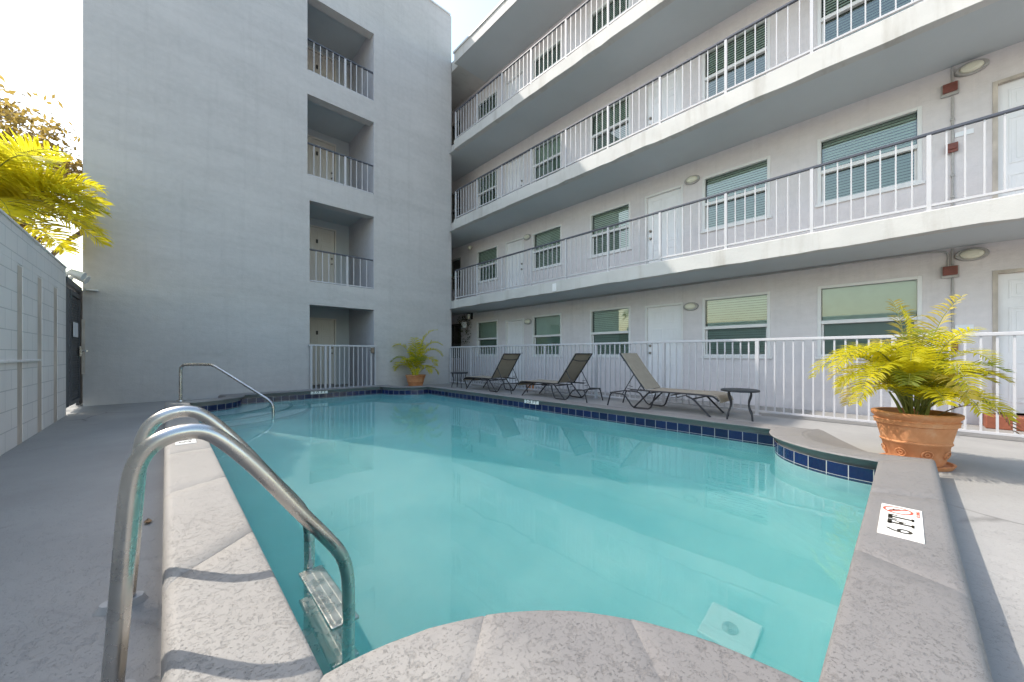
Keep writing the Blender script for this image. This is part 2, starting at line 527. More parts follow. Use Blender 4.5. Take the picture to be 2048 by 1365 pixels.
def text_mesh(body, size, mat, name, parent, mtx, extrude=0.0008):
    cu = bpy.data.curves.new(name, 'FONT')
    cu.body = body; cu.size = size; cu.extrude = extrude; cu.align_x = 'CENTER'; cu.align_y = 'CENTER'
    t = bpy.data.objects.new('t', cu); COL.objects.link(t)
    dg = bpy.context.evaluated_depsgraph_get()
    me = bpy.data.meshes.new_from_object(t.evaluated_get(dg))
    bpy.data.objects.remove(t); bpy.data.curves.remove(cu)
    me.transform(Matrix.Translation(-WL[parent]) @ mtx)
    me.materials.clear(); me.materials.append(mat)
    o = bpy.data.objects.new(name, me); COL.objects.link(o); o.parent = parent
    WL[o] = WL[parent]
    return o

# ------------------------------------------------------------------ pool outline
PX0, PX1, PY0, PY1 = 0.30, 4.92, 0.155, 9.30
RI, RO, CW = 0.88, 0.57, 0.31
CTOP = 0.148
WATER = -0.06
def sections(ri, off):
    """closed outline, counter-clockwise, as sections: straight side / inverted corner, each with a sampler(t)"""
    x0, x1, y0, y1 = PX0 - off, PX1 + off, PY0 - off, PY1 + off
    dl = math.sqrt(max(ri * ri - off * off, 1e-9))          # where the corner circle meets the straight line
    cs = {'sw': (PX0, PY0), 'se': (PX1, PY0), 'ne': (PX1, PY1), 'nw': (PX0, PY1)}
    th = math.asin(off / ri)
    def line(a, b): return lambda t: (a[0] + (b[0] - a[0]) * t, a[1] + (b[1] - a[1]) * t)
    def arc(c, a0, a1): return lambda t: (c[0] + ri * math.cos(a0 + (a1 - a0) * t), c[1] + ri * math.sin(a0 + (a1 - a0) * t))
    pi = math.pi
    return [
        ('south', line((PX0 + dl, y0), (PX1 - dl, y0))),
        ('arc', arc(cs['se'], pi + th, pi / 2 - th)),
        ('east', line((x1, PY0 + dl), (x1, PY1 - dl))),
        ('arc', arc(cs['ne'], 3 * pi / 2 + th, pi - th)),
        ('north', line((PX1 - dl, y1), (PX0 + dl, y1))),
        ('arc', arc(cs['nw'], th, -pi / 2 - th)),
        ('west', line((x0, PY1 - dl), (x0, PY0 + dl))),
        ('arc', arc(cs['sw'], pi / 2 + th, -th)),
    ]
def outline(ri, off, narc=24, nline=1):
    pts = []
    for nm, f in sections(ri, off):
        n = narc if nm == 'arc' else nline
        pts += [f(i / n) for i in range(n)]
    return pts
INNER = outline(RI, 0.0, 24, 12)
def tess(mb, outer, holes, z, mi=0, up=True):
    loops = [[Vector((x, y, 0)) for x, y in outer]] + [[Vector((x, y, 0)) for x, y in h_] for h_ in holes]
    flat = [p for l in loops for p in l]
    zz = z if callable(z) else (lambda x, y: z)
    for t in tessellate_polygon(loops):
        a, b, c = (flat[i] for i in t)
        if ((b - a).cross(c - a).z > 0) != up: b, c = c, b
        mb.poly([(p.x, p.y, zz(p.x, p.y)) for p in (a, b, c)], mi)

# ground sheet to the horizon, with an opening where the deck stands
g = MB()
tess(g, [(-900, -900), (900, -900), (900, 900), (-900, 900)], [[(-1.2, -5.5), (8.0, -5.5), (8.0, 12.5), (-1.2, 12.5)]], -0.03)
tag(g.build('ground', M['ground'], origin=(0, 0, -0.03)), kind='structure')
# pool deck
g = MB()
tess(g, [(-1.4, -6), (8.15, -6), (8.15, 12.7), (-1.4, 12.7)], [outline(RO + 0.10, CW - 0.10, 24, 1)], 0.0)
for p, q in (((-1.4, -6), (8.15, -6)), ((8.15, -6), (8.15, 12.7)), ((8.15, 12.7), (-1.4, 12.7)), ((-1.4, 12.7), (-1.4, -6))):
    g.quad((*p, -0.1), (*q, -0.1), (*q, 0), (*p, 0))
tag(g.build('pool_deck', M['deck'], origin=(0, 0, 0)), kind='structure')

# coping: swept profile with rounded nose, joints every 1.2 m
g = MB()
prof = [(0.20, 0.050), (0.19, 0.058), (0.15, 0.080), (0.09, 0.104), (0.02, 0.124), (0.0, 0.134), (0.012, 0.143), (0.04, CTOP - .001), (0.13, CTOP), (0.5, CTOP + .001), (0.86, CTOP), (0.93, 0.143), (0.975, 0.130), (0.998, 0.108), (1.0, 0.08), (1.0, -0.02)]
rows = []
random.seed(5)
for (nm, fi), (_, fo) in zip(sections(RI, 0.0), sections(RO, CW)):
    a, b = Vector(fi(0)), Vector(fi(1))
    ln = (a - b).length if nm != 'arc' else RI * 1.7
    ns = max(1, round(ln / (1.0 if nm != 'arc' else 0.52)))
    ts = []
    for k in range(ns):
        lo, hi = k / ns, (k + 1) / ns
        gw = 0.006 / ln
        m_ = 8 if nm == 'arc' else 7
        ts += [(lo, 1), (lo + gw, 0)] + [(lo + (hi - lo) * i / m_, 0) for i in range(1, m_)] + [(hi - gw, 0)]
    for t, groove in ts:
        rows.append((Vector(fi(t)), Vector(fo(t)), groove))
NP = len(prof)
for pi_, po_, gr in rows:
    for s_, z in prof:
        p = pi_ + (po_ - pi_) * s_
        w = random.uniform(-.0015, .0015)
        g.v.append(Vector((p.x, p.y, z - (0.0035 if gr and z > 0.1 else 0) + (w if z > .1 else 0))))
nr = len(rows)
for i in range(nr):
    j = (i + 1) % nr
    for k in range(NP - 1):
        g.f.append((i * NP + k, i * NP + k + 1, j * NP + k + 1, j * NP + k)); g.mi.append(0)
for i in range(14):
    a0, a1 = R(57 + 8.2 * i), R(57 + 8.2 * (i + 1))
    fade = lambda a: min(1, max(0.02, (R(172) - a) / R(50)))
    def rp(a, r, z): return (PX1 + r * math.cos(a), PY0 + r * math.sin(a), z)
    for (r0, z0), (r1, z1) in zip(((.615, .1468), (.565, .139), (.40, .085), (.22, .035)), ((.565, .139), (.40, .085), (.22, .035), (.03, .003))):
        g.quad(rp(a0, r0, z0 * fade(a0)), rp(a0, r1, z1 * fade(a0)), rp(a1, r1, z1 * fade(a1)), rp(a1, r0, z0 * fade(a1)))
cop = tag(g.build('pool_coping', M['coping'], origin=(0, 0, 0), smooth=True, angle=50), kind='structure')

# waterline tile band (6 inch tiles), 15 mm behind the nose
TI = outline(RI - 0.05, 0.05, 32, 16)
def band(mb, pts, z0, z1, unit=None, mi=0):
    d = 0.0
    n = len(pts)
    for i in range(n):
        a, b = pts[i], pts[(i + 1) % n]
        l = math.hypot(b[0] - a[0], b[1] - a[1])
        zz0a = z0(*a) if callable(z0) else z0
        zz0b = z0(*b) if callable(z0) else z0
        uv = None
        if unit:
            uh = .105
            uv = [(d / unit, (zz0a - z1) / uh + 1), (d / unit, 1), ((d + l) / unit, 1), ((d + l) / unit, (zz0b - z1) / uh + 1)]
        mb.quad((a[0], a[1], zz0a), (a[0], a[1], z1), (b[0], b[1], z1), (b[0], b[1], zz0b), mi, uv)
        d += l
g = MB(); band(g, TI, -0.095, 0.0575, 0.152)
tag(g.build('pool_tile_band', M['tile'], origin=(0, 0, 0), smooth=True, angle=30), kind='structure')
def floor_z(x, y):
    t = min(1, max(0, (y - 1.2) / 6.5))
    return -1.75 + 0.8 * t
g = MB()                                                   # walls run into the floor with a wide cove
CV = 0.40
rings = [[(x, y, -0.095) for x, y in TI]]
for k in range(9):
    ph = math.pi / 2 * k / 8
    d = CV * (1 - math.cos(ph)) - 0.05
    ring = outline(RI + d, -d, 32, 16)
    rings.append([(x, y, floor_z(x, y) + CV * (1 - math.sin(ph))) for x, y in ring])
for a, b in zip(rings, rings[1:]):
    for i in range(len(a)):
        j = (i + 1) % len(a)
        g.quad(b[i], a[i], a[j], b[j])
FI = [(x, y) for x, y, z in rings[-1]]
ys = [PY0 - .5 + i * 0.4 for i in range(26)]
bm = bmesh.new()                                           # floor cut into strips so that it can slope
vs = [bm.verts.new((x, y, 0)) for x, y in FI]
bm.faces.new(vs)
for y in ys:
    bmesh.ops.bisect_plane(bm, geom=list(bm.verts) + list(bm.edges) + list(bm.faces), plane_co=(0, y, 0), plane_no=(0, 1, 0))
bmesh.ops.triangulate(bm, faces=list(bm.faces))
for v in bm.verts: v.co.z = floor_z(v.co.x, v.co.y)
for f in bm.faces:
    f.normal_update()
    if f.normal.z < 0: f.normal_flip()
g.bm(bm); bm.free()
shell = tag(g.build('pool_shell', M['plaster'], origin=(0, 0, -1.75), smooth=True, angle=50), kind='structure')
# curved entry steps in the far left corner
recv = [shell]
g = MB()
for k, (r, zt, zb) in enumerate(((1.36, -0.24, -0.48), (1.72, -0.48, -0.72), (2.08, -0.72, -1.02))):
    cx_, cy_ = PX0, PY1
    n = 30
    top = [(cx_ + r * math.cos(t), cy_ + r * math.sin(t)) for t in [(-math.pi / 2 * i / n) for i in range(n + 1)]]
    cen = (cx_ - .02, cy_ + .02)
    for a, b in zip(top, top[1:]):
        g.poly([(*cen, zt), (*b, zt), (*a, zt)], 0)
        g.quad((*a, zb), (*a, zt), (*b, zt), (*b, zb), 0)
    e1 = [(cx_ + (r - .07) * math.cos(t), cy_ + (r - .07) * math.sin(t)) for t in [(-math.pi / 2 * i / n) for i in range(n + 1)]]
    for a, b, c, d in zip(top, top[1:], e1[1:], e1):
        g.quad((*d, zt + .003), (*c, zt + .003), (*b, zt + .003), (*a, zt + .003), 1)
recv.append(tag(g.build('pool_steps', [M['step'], M['step_edge']], origin=(0, 0, -1.0)), kind='structure'))
# water
g = MB()
wo = outline(RI - 0.07, 0.07, 32, 8)
tess(g, wo, [], WATER)
gb = MB()
tess(gb, wo, [], WATER + .02)
tess(gb, wo, [], -2.0, up=False)
for (ax, ay), (bx_, by_) in zip(wo, wo[1:] + wo[:1]):
    gb.quad((ax, ay, -2.0), (bx_, by_, -2.0), (bx_, by_, WATER + .02), (ax, ay, WATER + .02))
tag(gb.build('water_body', M['water_body'], origin=(0, 0, -2.0)), kind='structure')
water = tag(g.build('pool_water', M['water'], origin=(0, 0, WATER)), kind='structure')
water.data.polygons.foreach_set('use_smooth', [True] * len(water.data.polygons))
water.data.set_sharp_from_angle(angle=R(30))
water.cycles.is_caustics_caster = True
for o in recv: o.cycles.is_caustics_receiver = True

# ------------------------------------------------------------------ the four-storey apartment building (right)
XS, XW = 6.90, 8.20                                        # slab edge, wall
YN, YF = -4.5, 12.6
FL = [0.0, 2.66, 5.29, 7.90]                               # walkway floors
SLT = [2.751, 5.383, 7.990]                                # slab edge top
SLB = [2.486, 5.074, 7.690]                                # slab underside
ROOFB, ROOFT = 10.50, 10.88
apt = thing('apartment_building', 'pale lilac grey four-storey apartment building with open walkways and white doors behind the pool fence', 'building', (8.2, 4, 0))
WIN = [(9.47, 10.62), (6.70, 7.84), (4.57, 5.74), (1.74, 2.93), (-0.15, 1.06)]
DOORS = [(8.22, 9.07), (3.33, 4.20), (-1.66, -0.79)]
WZ = [(0.93, 2.14), (3.54, 4.665), (6.15, 7.28), (8.80, 9.95)]
DZ = [2.10, 4.66, 7.29, 9.92]
holes = []
for f in range(4):
    for a, b in WIN: holes.append((a, b, WZ[f][0], WZ[f][1]))
    holes.append((11.6, 12.3, WZ[f][0] - .1, WZ[f][1]))
    for a, b in DOORS: holes.append((a, b, FL[f], DZ[f]))
def wall_x(mb, X, y0, y1, z0, z1, holes, depth):
    ysx = sorted({y0, y1} | {v for h_ in holes for v in h_[:2]})
    zsx = sorted({z0, z1} | {v for h_ in holes for v in h_[2:]})
    for ya, yb in zip(ysx, ysx[1:]):
        for za, zb in zip(zsx, zsx[1:]):
            ym, zm = (ya + yb) / 2, (za + zb) / 2
            if any(h_[0] < ym < h_[1] and h_[2] < zm < h_[3] for h_ in holes): continue
            mb.quad((X, yb, za), (X, ya, za), (X, ya, zb), (X, yb, zb))
    for a, b, c, d in holes:
        mb.quad((X, a, c), (X + depth, a, c), (X + depth, a, d), (X, a, d))
        mb.quad((X, b, d), (X + depth, b, d), (X + depth, b, c), (X, b, c))
        mb.quad((X, a, d), (X + depth, a, d), (X + depth, b, d), (X, b, d))
        mb.quad((X, b, c), (X + depth, b, c), (X + depth, a, c), (X, a, c))
g = MB()
wall_x(g, XW, YN, YF, -0.05, ROOFB, holes, 0.12)
g.quad((XW, YN, -0.05), (14, YN, -.05), (14, YN, ROOFB), (XW, YN, ROOFB))
g.quad((14, YN, -0.05), (14, YF, -.05), (14, YF, ROOFB), (14, YN, ROOFB))
g.box(7.03, 8.2, YF, YF + .2, 0, ROOFB)
g.build('wall', M['wall'], apt)
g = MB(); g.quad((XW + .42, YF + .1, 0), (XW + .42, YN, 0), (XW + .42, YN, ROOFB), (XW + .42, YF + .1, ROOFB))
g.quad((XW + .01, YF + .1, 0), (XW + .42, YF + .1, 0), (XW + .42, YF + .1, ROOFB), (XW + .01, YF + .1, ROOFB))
g.build('dark_room_sheet', M['black'], apt)  # black sheet, its colour stands in for the darkness of the rooms
random.seed(11)
for k in range(3):
    g = MB()
    x1 = XW - .002
    g.quad((XS + .14, YN, FL[k + 1]), (x1, YN, FL[k + 1]), (x1, YF, FL[k + 1]), (XS + .14, YF, FL[k + 1]), 2)
    g.quad((XS + .03, YF, SLB[k] + .0), (x1, YF, SLB[k]), (x1, YN, SLB[k]), (XS + .03, YN, SLB[k]), 1)
    g.quad((XS + .14, YN, FL[k + 1]), (XS + .14, YF, FL[k + 1]), (XS + .14, YF, SLT[k]), (XS + .14, YN, SLT[k]), 0)
    ny = 60; yf = 10.16
    yy = [YN + (yf - YN) * i / ny for i in range(ny + 1)]
    wob = [random.uniform(-.012, .008) for _ in yy]
    wox = [random.uniform(-.004, .004) for _ in yy]
    for i in range(ny):
        a, b = yy[i], yy[i + 1]
        A = [(XS + .14, a, SLT[k]), (XS + .012 + wox[i], a, SLT[k]), (XS + wox[i], a, SLT[k] - .012), (XS + wox[i], a, SLB[k] + wob[i]), (XS + .03, a, SLB[k] + wob[i] - .006), (XS + .16, a, SLB[k] - .002)]
        B = [(XS + .14, b, SLT[k]), (XS + .012 + wox[i + 1], b, SLT[k]), (XS + wox[i + 1], b, SLT[k] - .012), (XS + wox[i + 1], b, SLB[k] + wob[i + 1]), (XS + .03, b, SLB[k] + wob[i + 1] - .006), (XS + .16, b, SLB[k] - .002)]
        for q in range(5): g.quad(A[q], A[q + 1], B[q + 1], B[q], 0)
    g.quad((XS, yf, SLB[k]), (XS, yf, SLT[k]), (7.03, yf, SLT[k]), (7.03, yf, SLB[k]), 0)
    g.quad((7.03, yf, SLB[k]), (7.03, yf, SLT[k]), (7.03, YF, SLT[k]), (7.03, YF, SLB[k]), 0)
    g.build('walkway_slab', [M['slab'], M['soffit'], M['walk']], apt)
# roof with fascia and drip edge
g = MB()
g.box(XS, 14, YN, 10.15, ROOFB, ROOFT - .06, 0)
g.box(7.05, 14, 10.152, YF, ROOFB, ROOFT - .06, 0)
g.box(XS - .035, 14.03, YN - .03, 10.17, ROOFT - .06, ROOFT, 1)
g.quad((XS + .02, 10.1, ROOFB - .004), (XW - .003, 10.1, ROOFB - .004), (XW - .003, YN, ROOFB - .004), (XS + .02, YN, ROOFB - .004), 2)
g.build('roof', [M['slab'], M['gutter'], M['soffit']], apt)
# walkway floor strip on the ground, door step, conduits
g = MB(); g.rbox(7.84, 8.19, -1.75, -0.70, 0.0, 0.17, .012)
g.build('door_step', M['brick'], apt)
g = MB()
for z0, z1 in ((0.02, 2.06), (2.24, 2.47), (2.67, 4.64), (4.84, 5.06)):
    g.tube([(XW - .02, -0.44, z0), (XW - .02, -0.44, z1)], .013, 8)
g.tube(round_path([(XW - .02, -.40, 2.2), (XW - .02, -.40, 2.44), (XW - .02, -.2, 2.46), (XW - .02, 10.6, 2.462)], .06), .012, 8)
for z in (0.5, 1.0, 1.6, 3.2, 3.5, 4.3): g.rbox(XW - .035, XW, -.46, -.42, z, z + .03, .004)
g.build('conduit', M['conduit'], apt)
g = MB(); g.box(XS - .012, XS, 5.80, 5.92, 2.50, 2.69)
g.build('scupper', M['white'], apt)

def make_window(y0, y1, z0, z1, style):
    X = XW + .045
    g = MB(); w = .05; zm = (z0 + z1) / 2 - .02
    # outer frame stands 12 mm proud of the wall
    for a, b, c, d in ((y0, y0 + w, z0, z1), (y1 - w, y1, z0, z1)):
        g.box(XW - .012, X + .03, a, b, c, d)
    for c, d in ((z0, z0 + w * .8), (z1 - w, z1)):
        g.box(XW - .012, X + .03, y0 + w, y1 - w, c, d)
    g.box(XW - .004, X + .02, y0 + w, y1 - w, zm - .03, zm + .03)
    g.box(X + .005, X + .028, y0 + w, y0 + w + .03, z0 + .04, zm - .03)
    g.box(X + .005, X + .028, y1 - w - .03, y1 - w, z0 + .04, zm - .03)
    g.box(XW - .03, XW + .0, y0 - .03, y1 + .03, z0 - .045, z0 - .001)
    fr = g.build('window', M['white'], apt, bevel=.004)
    g = MB(); g.quad((X, y1 - w, zm + .03), (X, y0 + w, zm + .03), (X, y0 + w, z1 - w), (X, y1 - w, z1 - w))
    g.build('upper_pane', M['glass_up'], fr)
    g = MB(); g.quad((X + .02, y1 - w - .03, z0 + .04), (X + .02, y0 + w + .03, z0 + .04), (X + .02, y0 + w + .03, zm - .03), (X + .02, y1 - w - .03, zm - .03))
    g.build('lower_pane', M['glass_lo'], fr)
    g = MB(); z = z1 - .06; rnd = random.Random(int(y0 * 100 + z0 * 10))
    tilt = {'open': .0222, 'shut': .026}[style]
    step = .047 if style == 'open' else .042
    xb = XW + .105
    zend = z0 + .05
    while z > zend:
        dz = rnd.uniform(-.002, .002)
        g.quad((xb + .012, y1 - .06, z + tilt + dz), (xb - .012, y1 - .06, z - tilt + dz), (xb - .012, y0 + .06, z - tilt), (xb + .012, y0 + .06, z + tilt))
        z -= step
    if style == 'shut':
        g.quad((xb + .03, y1 - .05, zend), (xb + .03, y0 + .05, zend), (xb + .03, y0 + .05, z1 - .03), (xb + .03, y1 - .05, z1 - .03))
    g.build('blind', M['blind'], fr)
for f in range(4):
    for i, (a, b) in enumerate(WIN):
        if f == 3 and i > 2: continue
        make_window(a, b, *WZ[f], 'shut' if (i, f) in ((0, 0), (1, 0), (1, 2), (4, 0)) else 'open')
    g = MB(); z0, z1 = WZ[f][0] - .1, WZ[f][1]; X = XW + .05
    for a, b, c, d in ((11.6, 11.65, z0, z1), (12.25, 12.3, z0, z1), (11.65, 12.25, z0, z0 + .05), (11.65, 12.25, z1 - .05, z1), (11.65, 12.25, (z0 + z1) / 2 - .12, (z0 + z1) / 2 - .07)):
        g.box(XW - .01, X + .03, a, b, c, d)
    fr = g.build('window', M['conduit'] if f else M['dark_metal'], apt)
    g = MB(); g.quad((X, 12.25, z0), (X, 11.65, z0), (X, 11.65, z1), (X, 12.25, z1)); g.build('pane', M['glass_lo'], fr)

def make_door(y0, y1, z0, z1, parent, X, mat, trim, knob_hi, face=-1, axis='x', handle=True):
    """six-panel door leaf in an opening of a wall facing -X (axis x) or -Y (axis y)"""
    g = MB()
    def B(a, b, c, d, e, f_, mi=0):
        if axis == 'x': g.box(X + e, X + f_, a, b, c, d, mi)
        else: g.box(a, b, X + e, X + f_, c, d, mi)
    t = .045
    B(y0 + t, y1 - t, z0 + .02, z1 - t, .05, .09, 0)
    for a, b in ((y0, y0 + t), (y1 - t, y1)): B(a, b, z0, z1, -.012, .10, 1)
    B(y0 + t, y1 - t, z1 - t, z1, -.012, .10, 1)
    w = (y1 - y0 - 2 * t); H_ = z1 - z0
    for cx0, cx1 in ((.12, .45), (.55, .88)):
        for q0, q1 in ((.08, .36), (.43, .74), (.80, .93)):
            a, b = y0 + t + w * cx0, y0 + t + w * cx1; c, d = z0 + H_ * q0, z0 + H_ * q1
            e = .022
            B(a, b, c, c + e, .043, .05); B(a, b, d - e, d, .043, .05)
            B(a, a + e, c + e, d - e, .043, .05); B(b - e, b, c + e, d - e, .043, .05)
            B(a + .06, b - .06, c + .06, d - .06, .045, .05)
    d = g.build('door', [mat, trim], parent, bevel=.004)
    if handle:
        g = MB(); yk = y1 - t - .07 if knob_hi else y0 + t + .07
        for z in (z0 + 1.0, z0 + 1.17):
            if axis == 'x': a, b, c = (X + .055, yk, z), (X + .01, yk, z), (X + .00, yk, z)
            else: a, b, c = (yk, X + .055, z), (yk, X + .01, z), (yk, X + 0, z)
            g.tube([a, b, c], [.03, .026, .016] if z > z0 + 1.1 else [.028, .022, .026], 12)
        g.build('handle', M['brass'], d, smooth=True)
    return d
for f in range(4):
    for i, (a, b) in enumerate(DOORS):
        if (f == 3 and i > 0) or (f == 2 and i == 2): continue
        dr = make_door(a, b, FL[f] + (.17 if (i == 2 and f == 0) else 0), DZ[f], apt, XW, M['door'], M['trim_old'] if i == 2 else M['white'], i == 1)

# ------------------------------------------------------------------ railings and fence
def railing(name, label, cat, group, axis, const, a0, a1, z0, z1, posts, step, top_mat, top_h, post_w=.04, picket=.016, top_w=.045, base=True, bottom=.05):
    """rails + every post and picket as its own part. runs along axis ('x' or 'y') from a0 to a1"""
    mid = (a0 + a1) / 2
    root = thing(name, label, cat, (const, mid, z0) if axis == 'y' else (mid, const, z0), group)
    def bx(g, l0, l1, c0, c1, za, zb):
        if axis == 'y': g.box(c0, c1, l0, l1, za, zb)
        else: g.box(l0, l1, c0, c1, za, zb)
    g = MB(); bx(g, a0, a1, const - top_w / 2, const + top_w / 2, z1 - top_h, z1)
    g.build('top_rail', top_mat, root, bevel=.006)
    g = MB(); bx(g, a0, a1, const - .018, const + .018, z0 + bottom, z0 + bottom + .03)
    g.build('bottom_rail', M['fence_white'], root, bevel=.003)
    src = None; srcp = None
    for p in posts:
        if src is None:
            g = MB(); bx(g, p - post_w / 2, p + post_w / 2, const - post_w / 2, const + post_w / 2, z0, z1 - top_h)
            if base: bx(g, p - post_w, p + post_w, const - post_w * .8, const + post_w * .8, z0, z0 + .008)
            src = g.build('post', M['fence_white'], root); p_0 = p
        else:
            place_copy(src, root, (0, p - p_0, 0) if axis == 'y' else (p - p_0, 0, 0))
    ends = [a0] + [p for p in posts if a0 < p < a1] + [a1]
    ends = sorted(set(ends))
    for lo, hi in zip(ends, ends[1:]):
        n = max(1, round((hi - lo) / step))
        for k in range(1, n):
            q = lo + (hi - lo) * k / n
            if srcp is None:
                g = MB(); bx(g, q - picket / 2, q + picket / 2, const - picket / 2, const + picket / 2, z0 + bottom + .03, z1 - top_h)
                srcp = g.build('picket', M['fence_white'], root); q_0 = q
            else:
                place_copy(srcp, root, (0, q - q_0, 0) if axis == 'y' else (q - q_0, 0, 0))
    return root
bp = [10.14 - 1.147 * k for k in range(11)]
for k, (nm) in enumerate(('second', 'third', 'top')):
    zt = (3.735, 6.345, 8.96)[k]
    railing('balcony_railing', 'long white picket railing with dark top rail along the %s floor walkway' % nm, 'railing', 'railings along the open walkways',
            'y', XS + .06, bp[-1] - .02, bp[0] + .02, SLT[k] + .004, zt, bp, .143, M['rail_dark'], .035, post_w=.040, picket=.0155)
fp = [10.36, 9.23, 7.70, 6.17, 4.67, 3.16, 1.64, .12, -1.40]
fence = railing('pool_fence', 'long waist-high white picket fence on the deck behind the loungers', 'fence', None, 'y', 6.90, fp[-1], fp[0], 0.002, 1.222, fp, .117, M['fence_white'], .042, post_w=.05, picket=.02, top_w=.05)

# ------------------------------------------------------------------ grey tower block
TY, TX0, TX1 = 10.50, -1.13, 7.03
TZ = 12.35
tower = thing('tower_block', 'tall blank grey blue stucco block with a column of four recessed balconies', 'building', (3, 12.5, 0))
OPEN = [(2.70, 4.38, 0.0, 2.25), (2.70, 4.38, 2.84, 4.93), (2.65, 4.38, 5.57, 7.65), (2.65, 4.38, 8.255, 10.2)]
g = MB()
xs = sorted({TX0, TX1} | {v for h_ in OPEN for v in h_[:2]}); zs = sorted({-.05, TZ} | {v for h_ in OPEN for v in h_[2:]})
for xa, xb in zip(xs, xs[1:]):
    for za, zb in zip(zs, zs[1:]):
        xm, zm = (xa + xb) / 2, (za + zb) / 2
        if any(h_[0] < xm < h_[1] and h_[2] < zm < h_[3] for h_ in OPEN): continue
        g.quad((xa, TY, za), (xb, TY, za), (xb, TY, zb), (xa, TY, zb))
g.quad((TX1, TY, -.05), (TX1, 17, -.05), (TX1, 17, TZ), (TX1, TY, TZ))
g.quad((TX0, 17, -.05), (TX0, TY, -.05), (TX0, TY, TZ), (TX0, 17, TZ))
g.quad((TX1, 17, -.05), (TX0, 17, -.05), (TX0, 17, TZ), (TX1, 17, TZ))
g.quad((TX0, TY, TZ), (TX1, TY, TZ), (TX1, 17, TZ), (TX0, 17, TZ))
for x0, x1, z0, z1 in OPEN:                                 # lintel, sill, left reveal (0.28 m thick front wall)
    t = .28
    g.quad((x0, TY, z1), (x1, TY, z1), (x1, TY + t, z1), (x0, TY + t, z1))
    g.quad((x0, TY + t, z0), (x1, TY + t, z0), (x1, TY, z0), (x0, TY, z0))
    g.quad((x0, TY, z0), (x0, TY, z1), (x0, TY + t, z1), (x0, TY + t, z0))
    g.quad((x0, TY + t, z1), (x1, TY + t, z1), (x1, TY + t, z1 + .22), (x0, TY + t, z1 + .22))
    g.quad((x0, TY + t, z1 + .22), (x0, TY + t, z0 - .01), (x0 - 1.3, TY + t, z0 - .01), (x0 - 1.3, TY + t, z1 + .22))
g.build('wall', M['tower'], tower)
g = MB()
for x0, x1, z0, z1 in OPEN:
    yb = 12.49; zc = z1 + .22
    g.quad((x1, TY + .0, z0), (x1, TY + .0, z1), (x1, yb, z1), (x1, yb, z0))
    g.quad((x1, TY + .28, z1), (x1, TY + .28, zc), (x1, yb, zc), (x1, yb, z1))
    g.quad((x0 - 1.3, TY + .28, z0 - .004), (x1, TY + .28, z0 - .004), (x1, yb, z0 - .004), (x0 - 1.3, yb, z0 - .004))
    g.quad((x0 - 1.3, TY + .28, z0), (x0 - 1.3, yb, z0), (x0 - 1.3, yb, zc), (x0 - 1.3, TY + .28, zc))
g.build('balcony_side_wall', M['tower_in'], tower)
g = MB()
for x0, x1, z0, z1 in OPEN:
    yb = 12.49; zc = z1 + .22
    g.quad((x0 - 1.3, TY + .28, zc), (x1, TY + .28, zc), (x1, yb, zc), (x0 - 1.3, yb, zc))
    g.quad((x0 - 1.3, yb, z0), (x0 - 1.3, yb, zc), (3.05, yb, zc), (3.05, yb, z0))
    g.quad((3.05, yb, z0 + 2.1), (3.05, yb, zc), (x1, yb, zc), (x1, yb, z0 + 2.1))
    g.quad((3.98, yb, z0), (3.98, yb, z0 + 2.1), (x1, yb, z0 + 2.1), (x1, yb, z0))
g.build('balcony_back_wall', M['soffit'], tower)
for i, (x0, x1, z0, z1) in enumerate(OPEN):
    d = make_door(3.05, 3.98, z0, z0 + 2.1, tower, 12.49, M['door_tower'], M['door_tower'], True, axis='y')
    g = MB(); g.rbox(3.40, 3.46, 12.52, 12.536, z0 + 1.58, z0 + 1.70, .004); g.build('number_plate', M['dark_metal'], d)
g = MB(); g.box(TX0 - .03, TX1 - .05, TY - .03, TY + .22, TZ, TZ + .05)
g.box(TX0 - .03, TX0 + .2, TY + .222, 17, TZ, TZ + .05)
g.build('parapet_cap', M['gutter'], tower)
for i, nm in ((1, 'second'), (2, 'third'), (3, 'top')):
    x0, x1, z0, z1 = OPEN[i]
    railing('tower_railing', 'short dark-topped picket railing across the %s floor recess of the grey tower' % nm, 'railing', 'railings in the tower recesses', 'x', TY + .06, x0 + .01, x1 - .01, z0 + .002, z0 + .86, [x0 + .95], .165, M['rail_dark'], .035, post_w=.05, picket=.018, base=False, bottom=.02)
gate = railing('pool_gate', 'small white picket gate closing the ground floor opening of the grey tower', 'gate', None, 'x', TY - .06, 2.66, 4.42, .002, 1.222, [2.72, 3.06, 3.17, 4.27, 4.39], .125, M['fence_white'], .045, post_w=.05, picket=.022, top_w=.05)
g = MB(); g.rbox(4.25, 4.34, TY - .13, TY - .08, 1.0, 1.16, .008); g.tube([(4.2, TY - .12, 1.08), (4.3, TY - .12, 1.08)], .01, 8)
g.build('latch', M['brass'], gate)

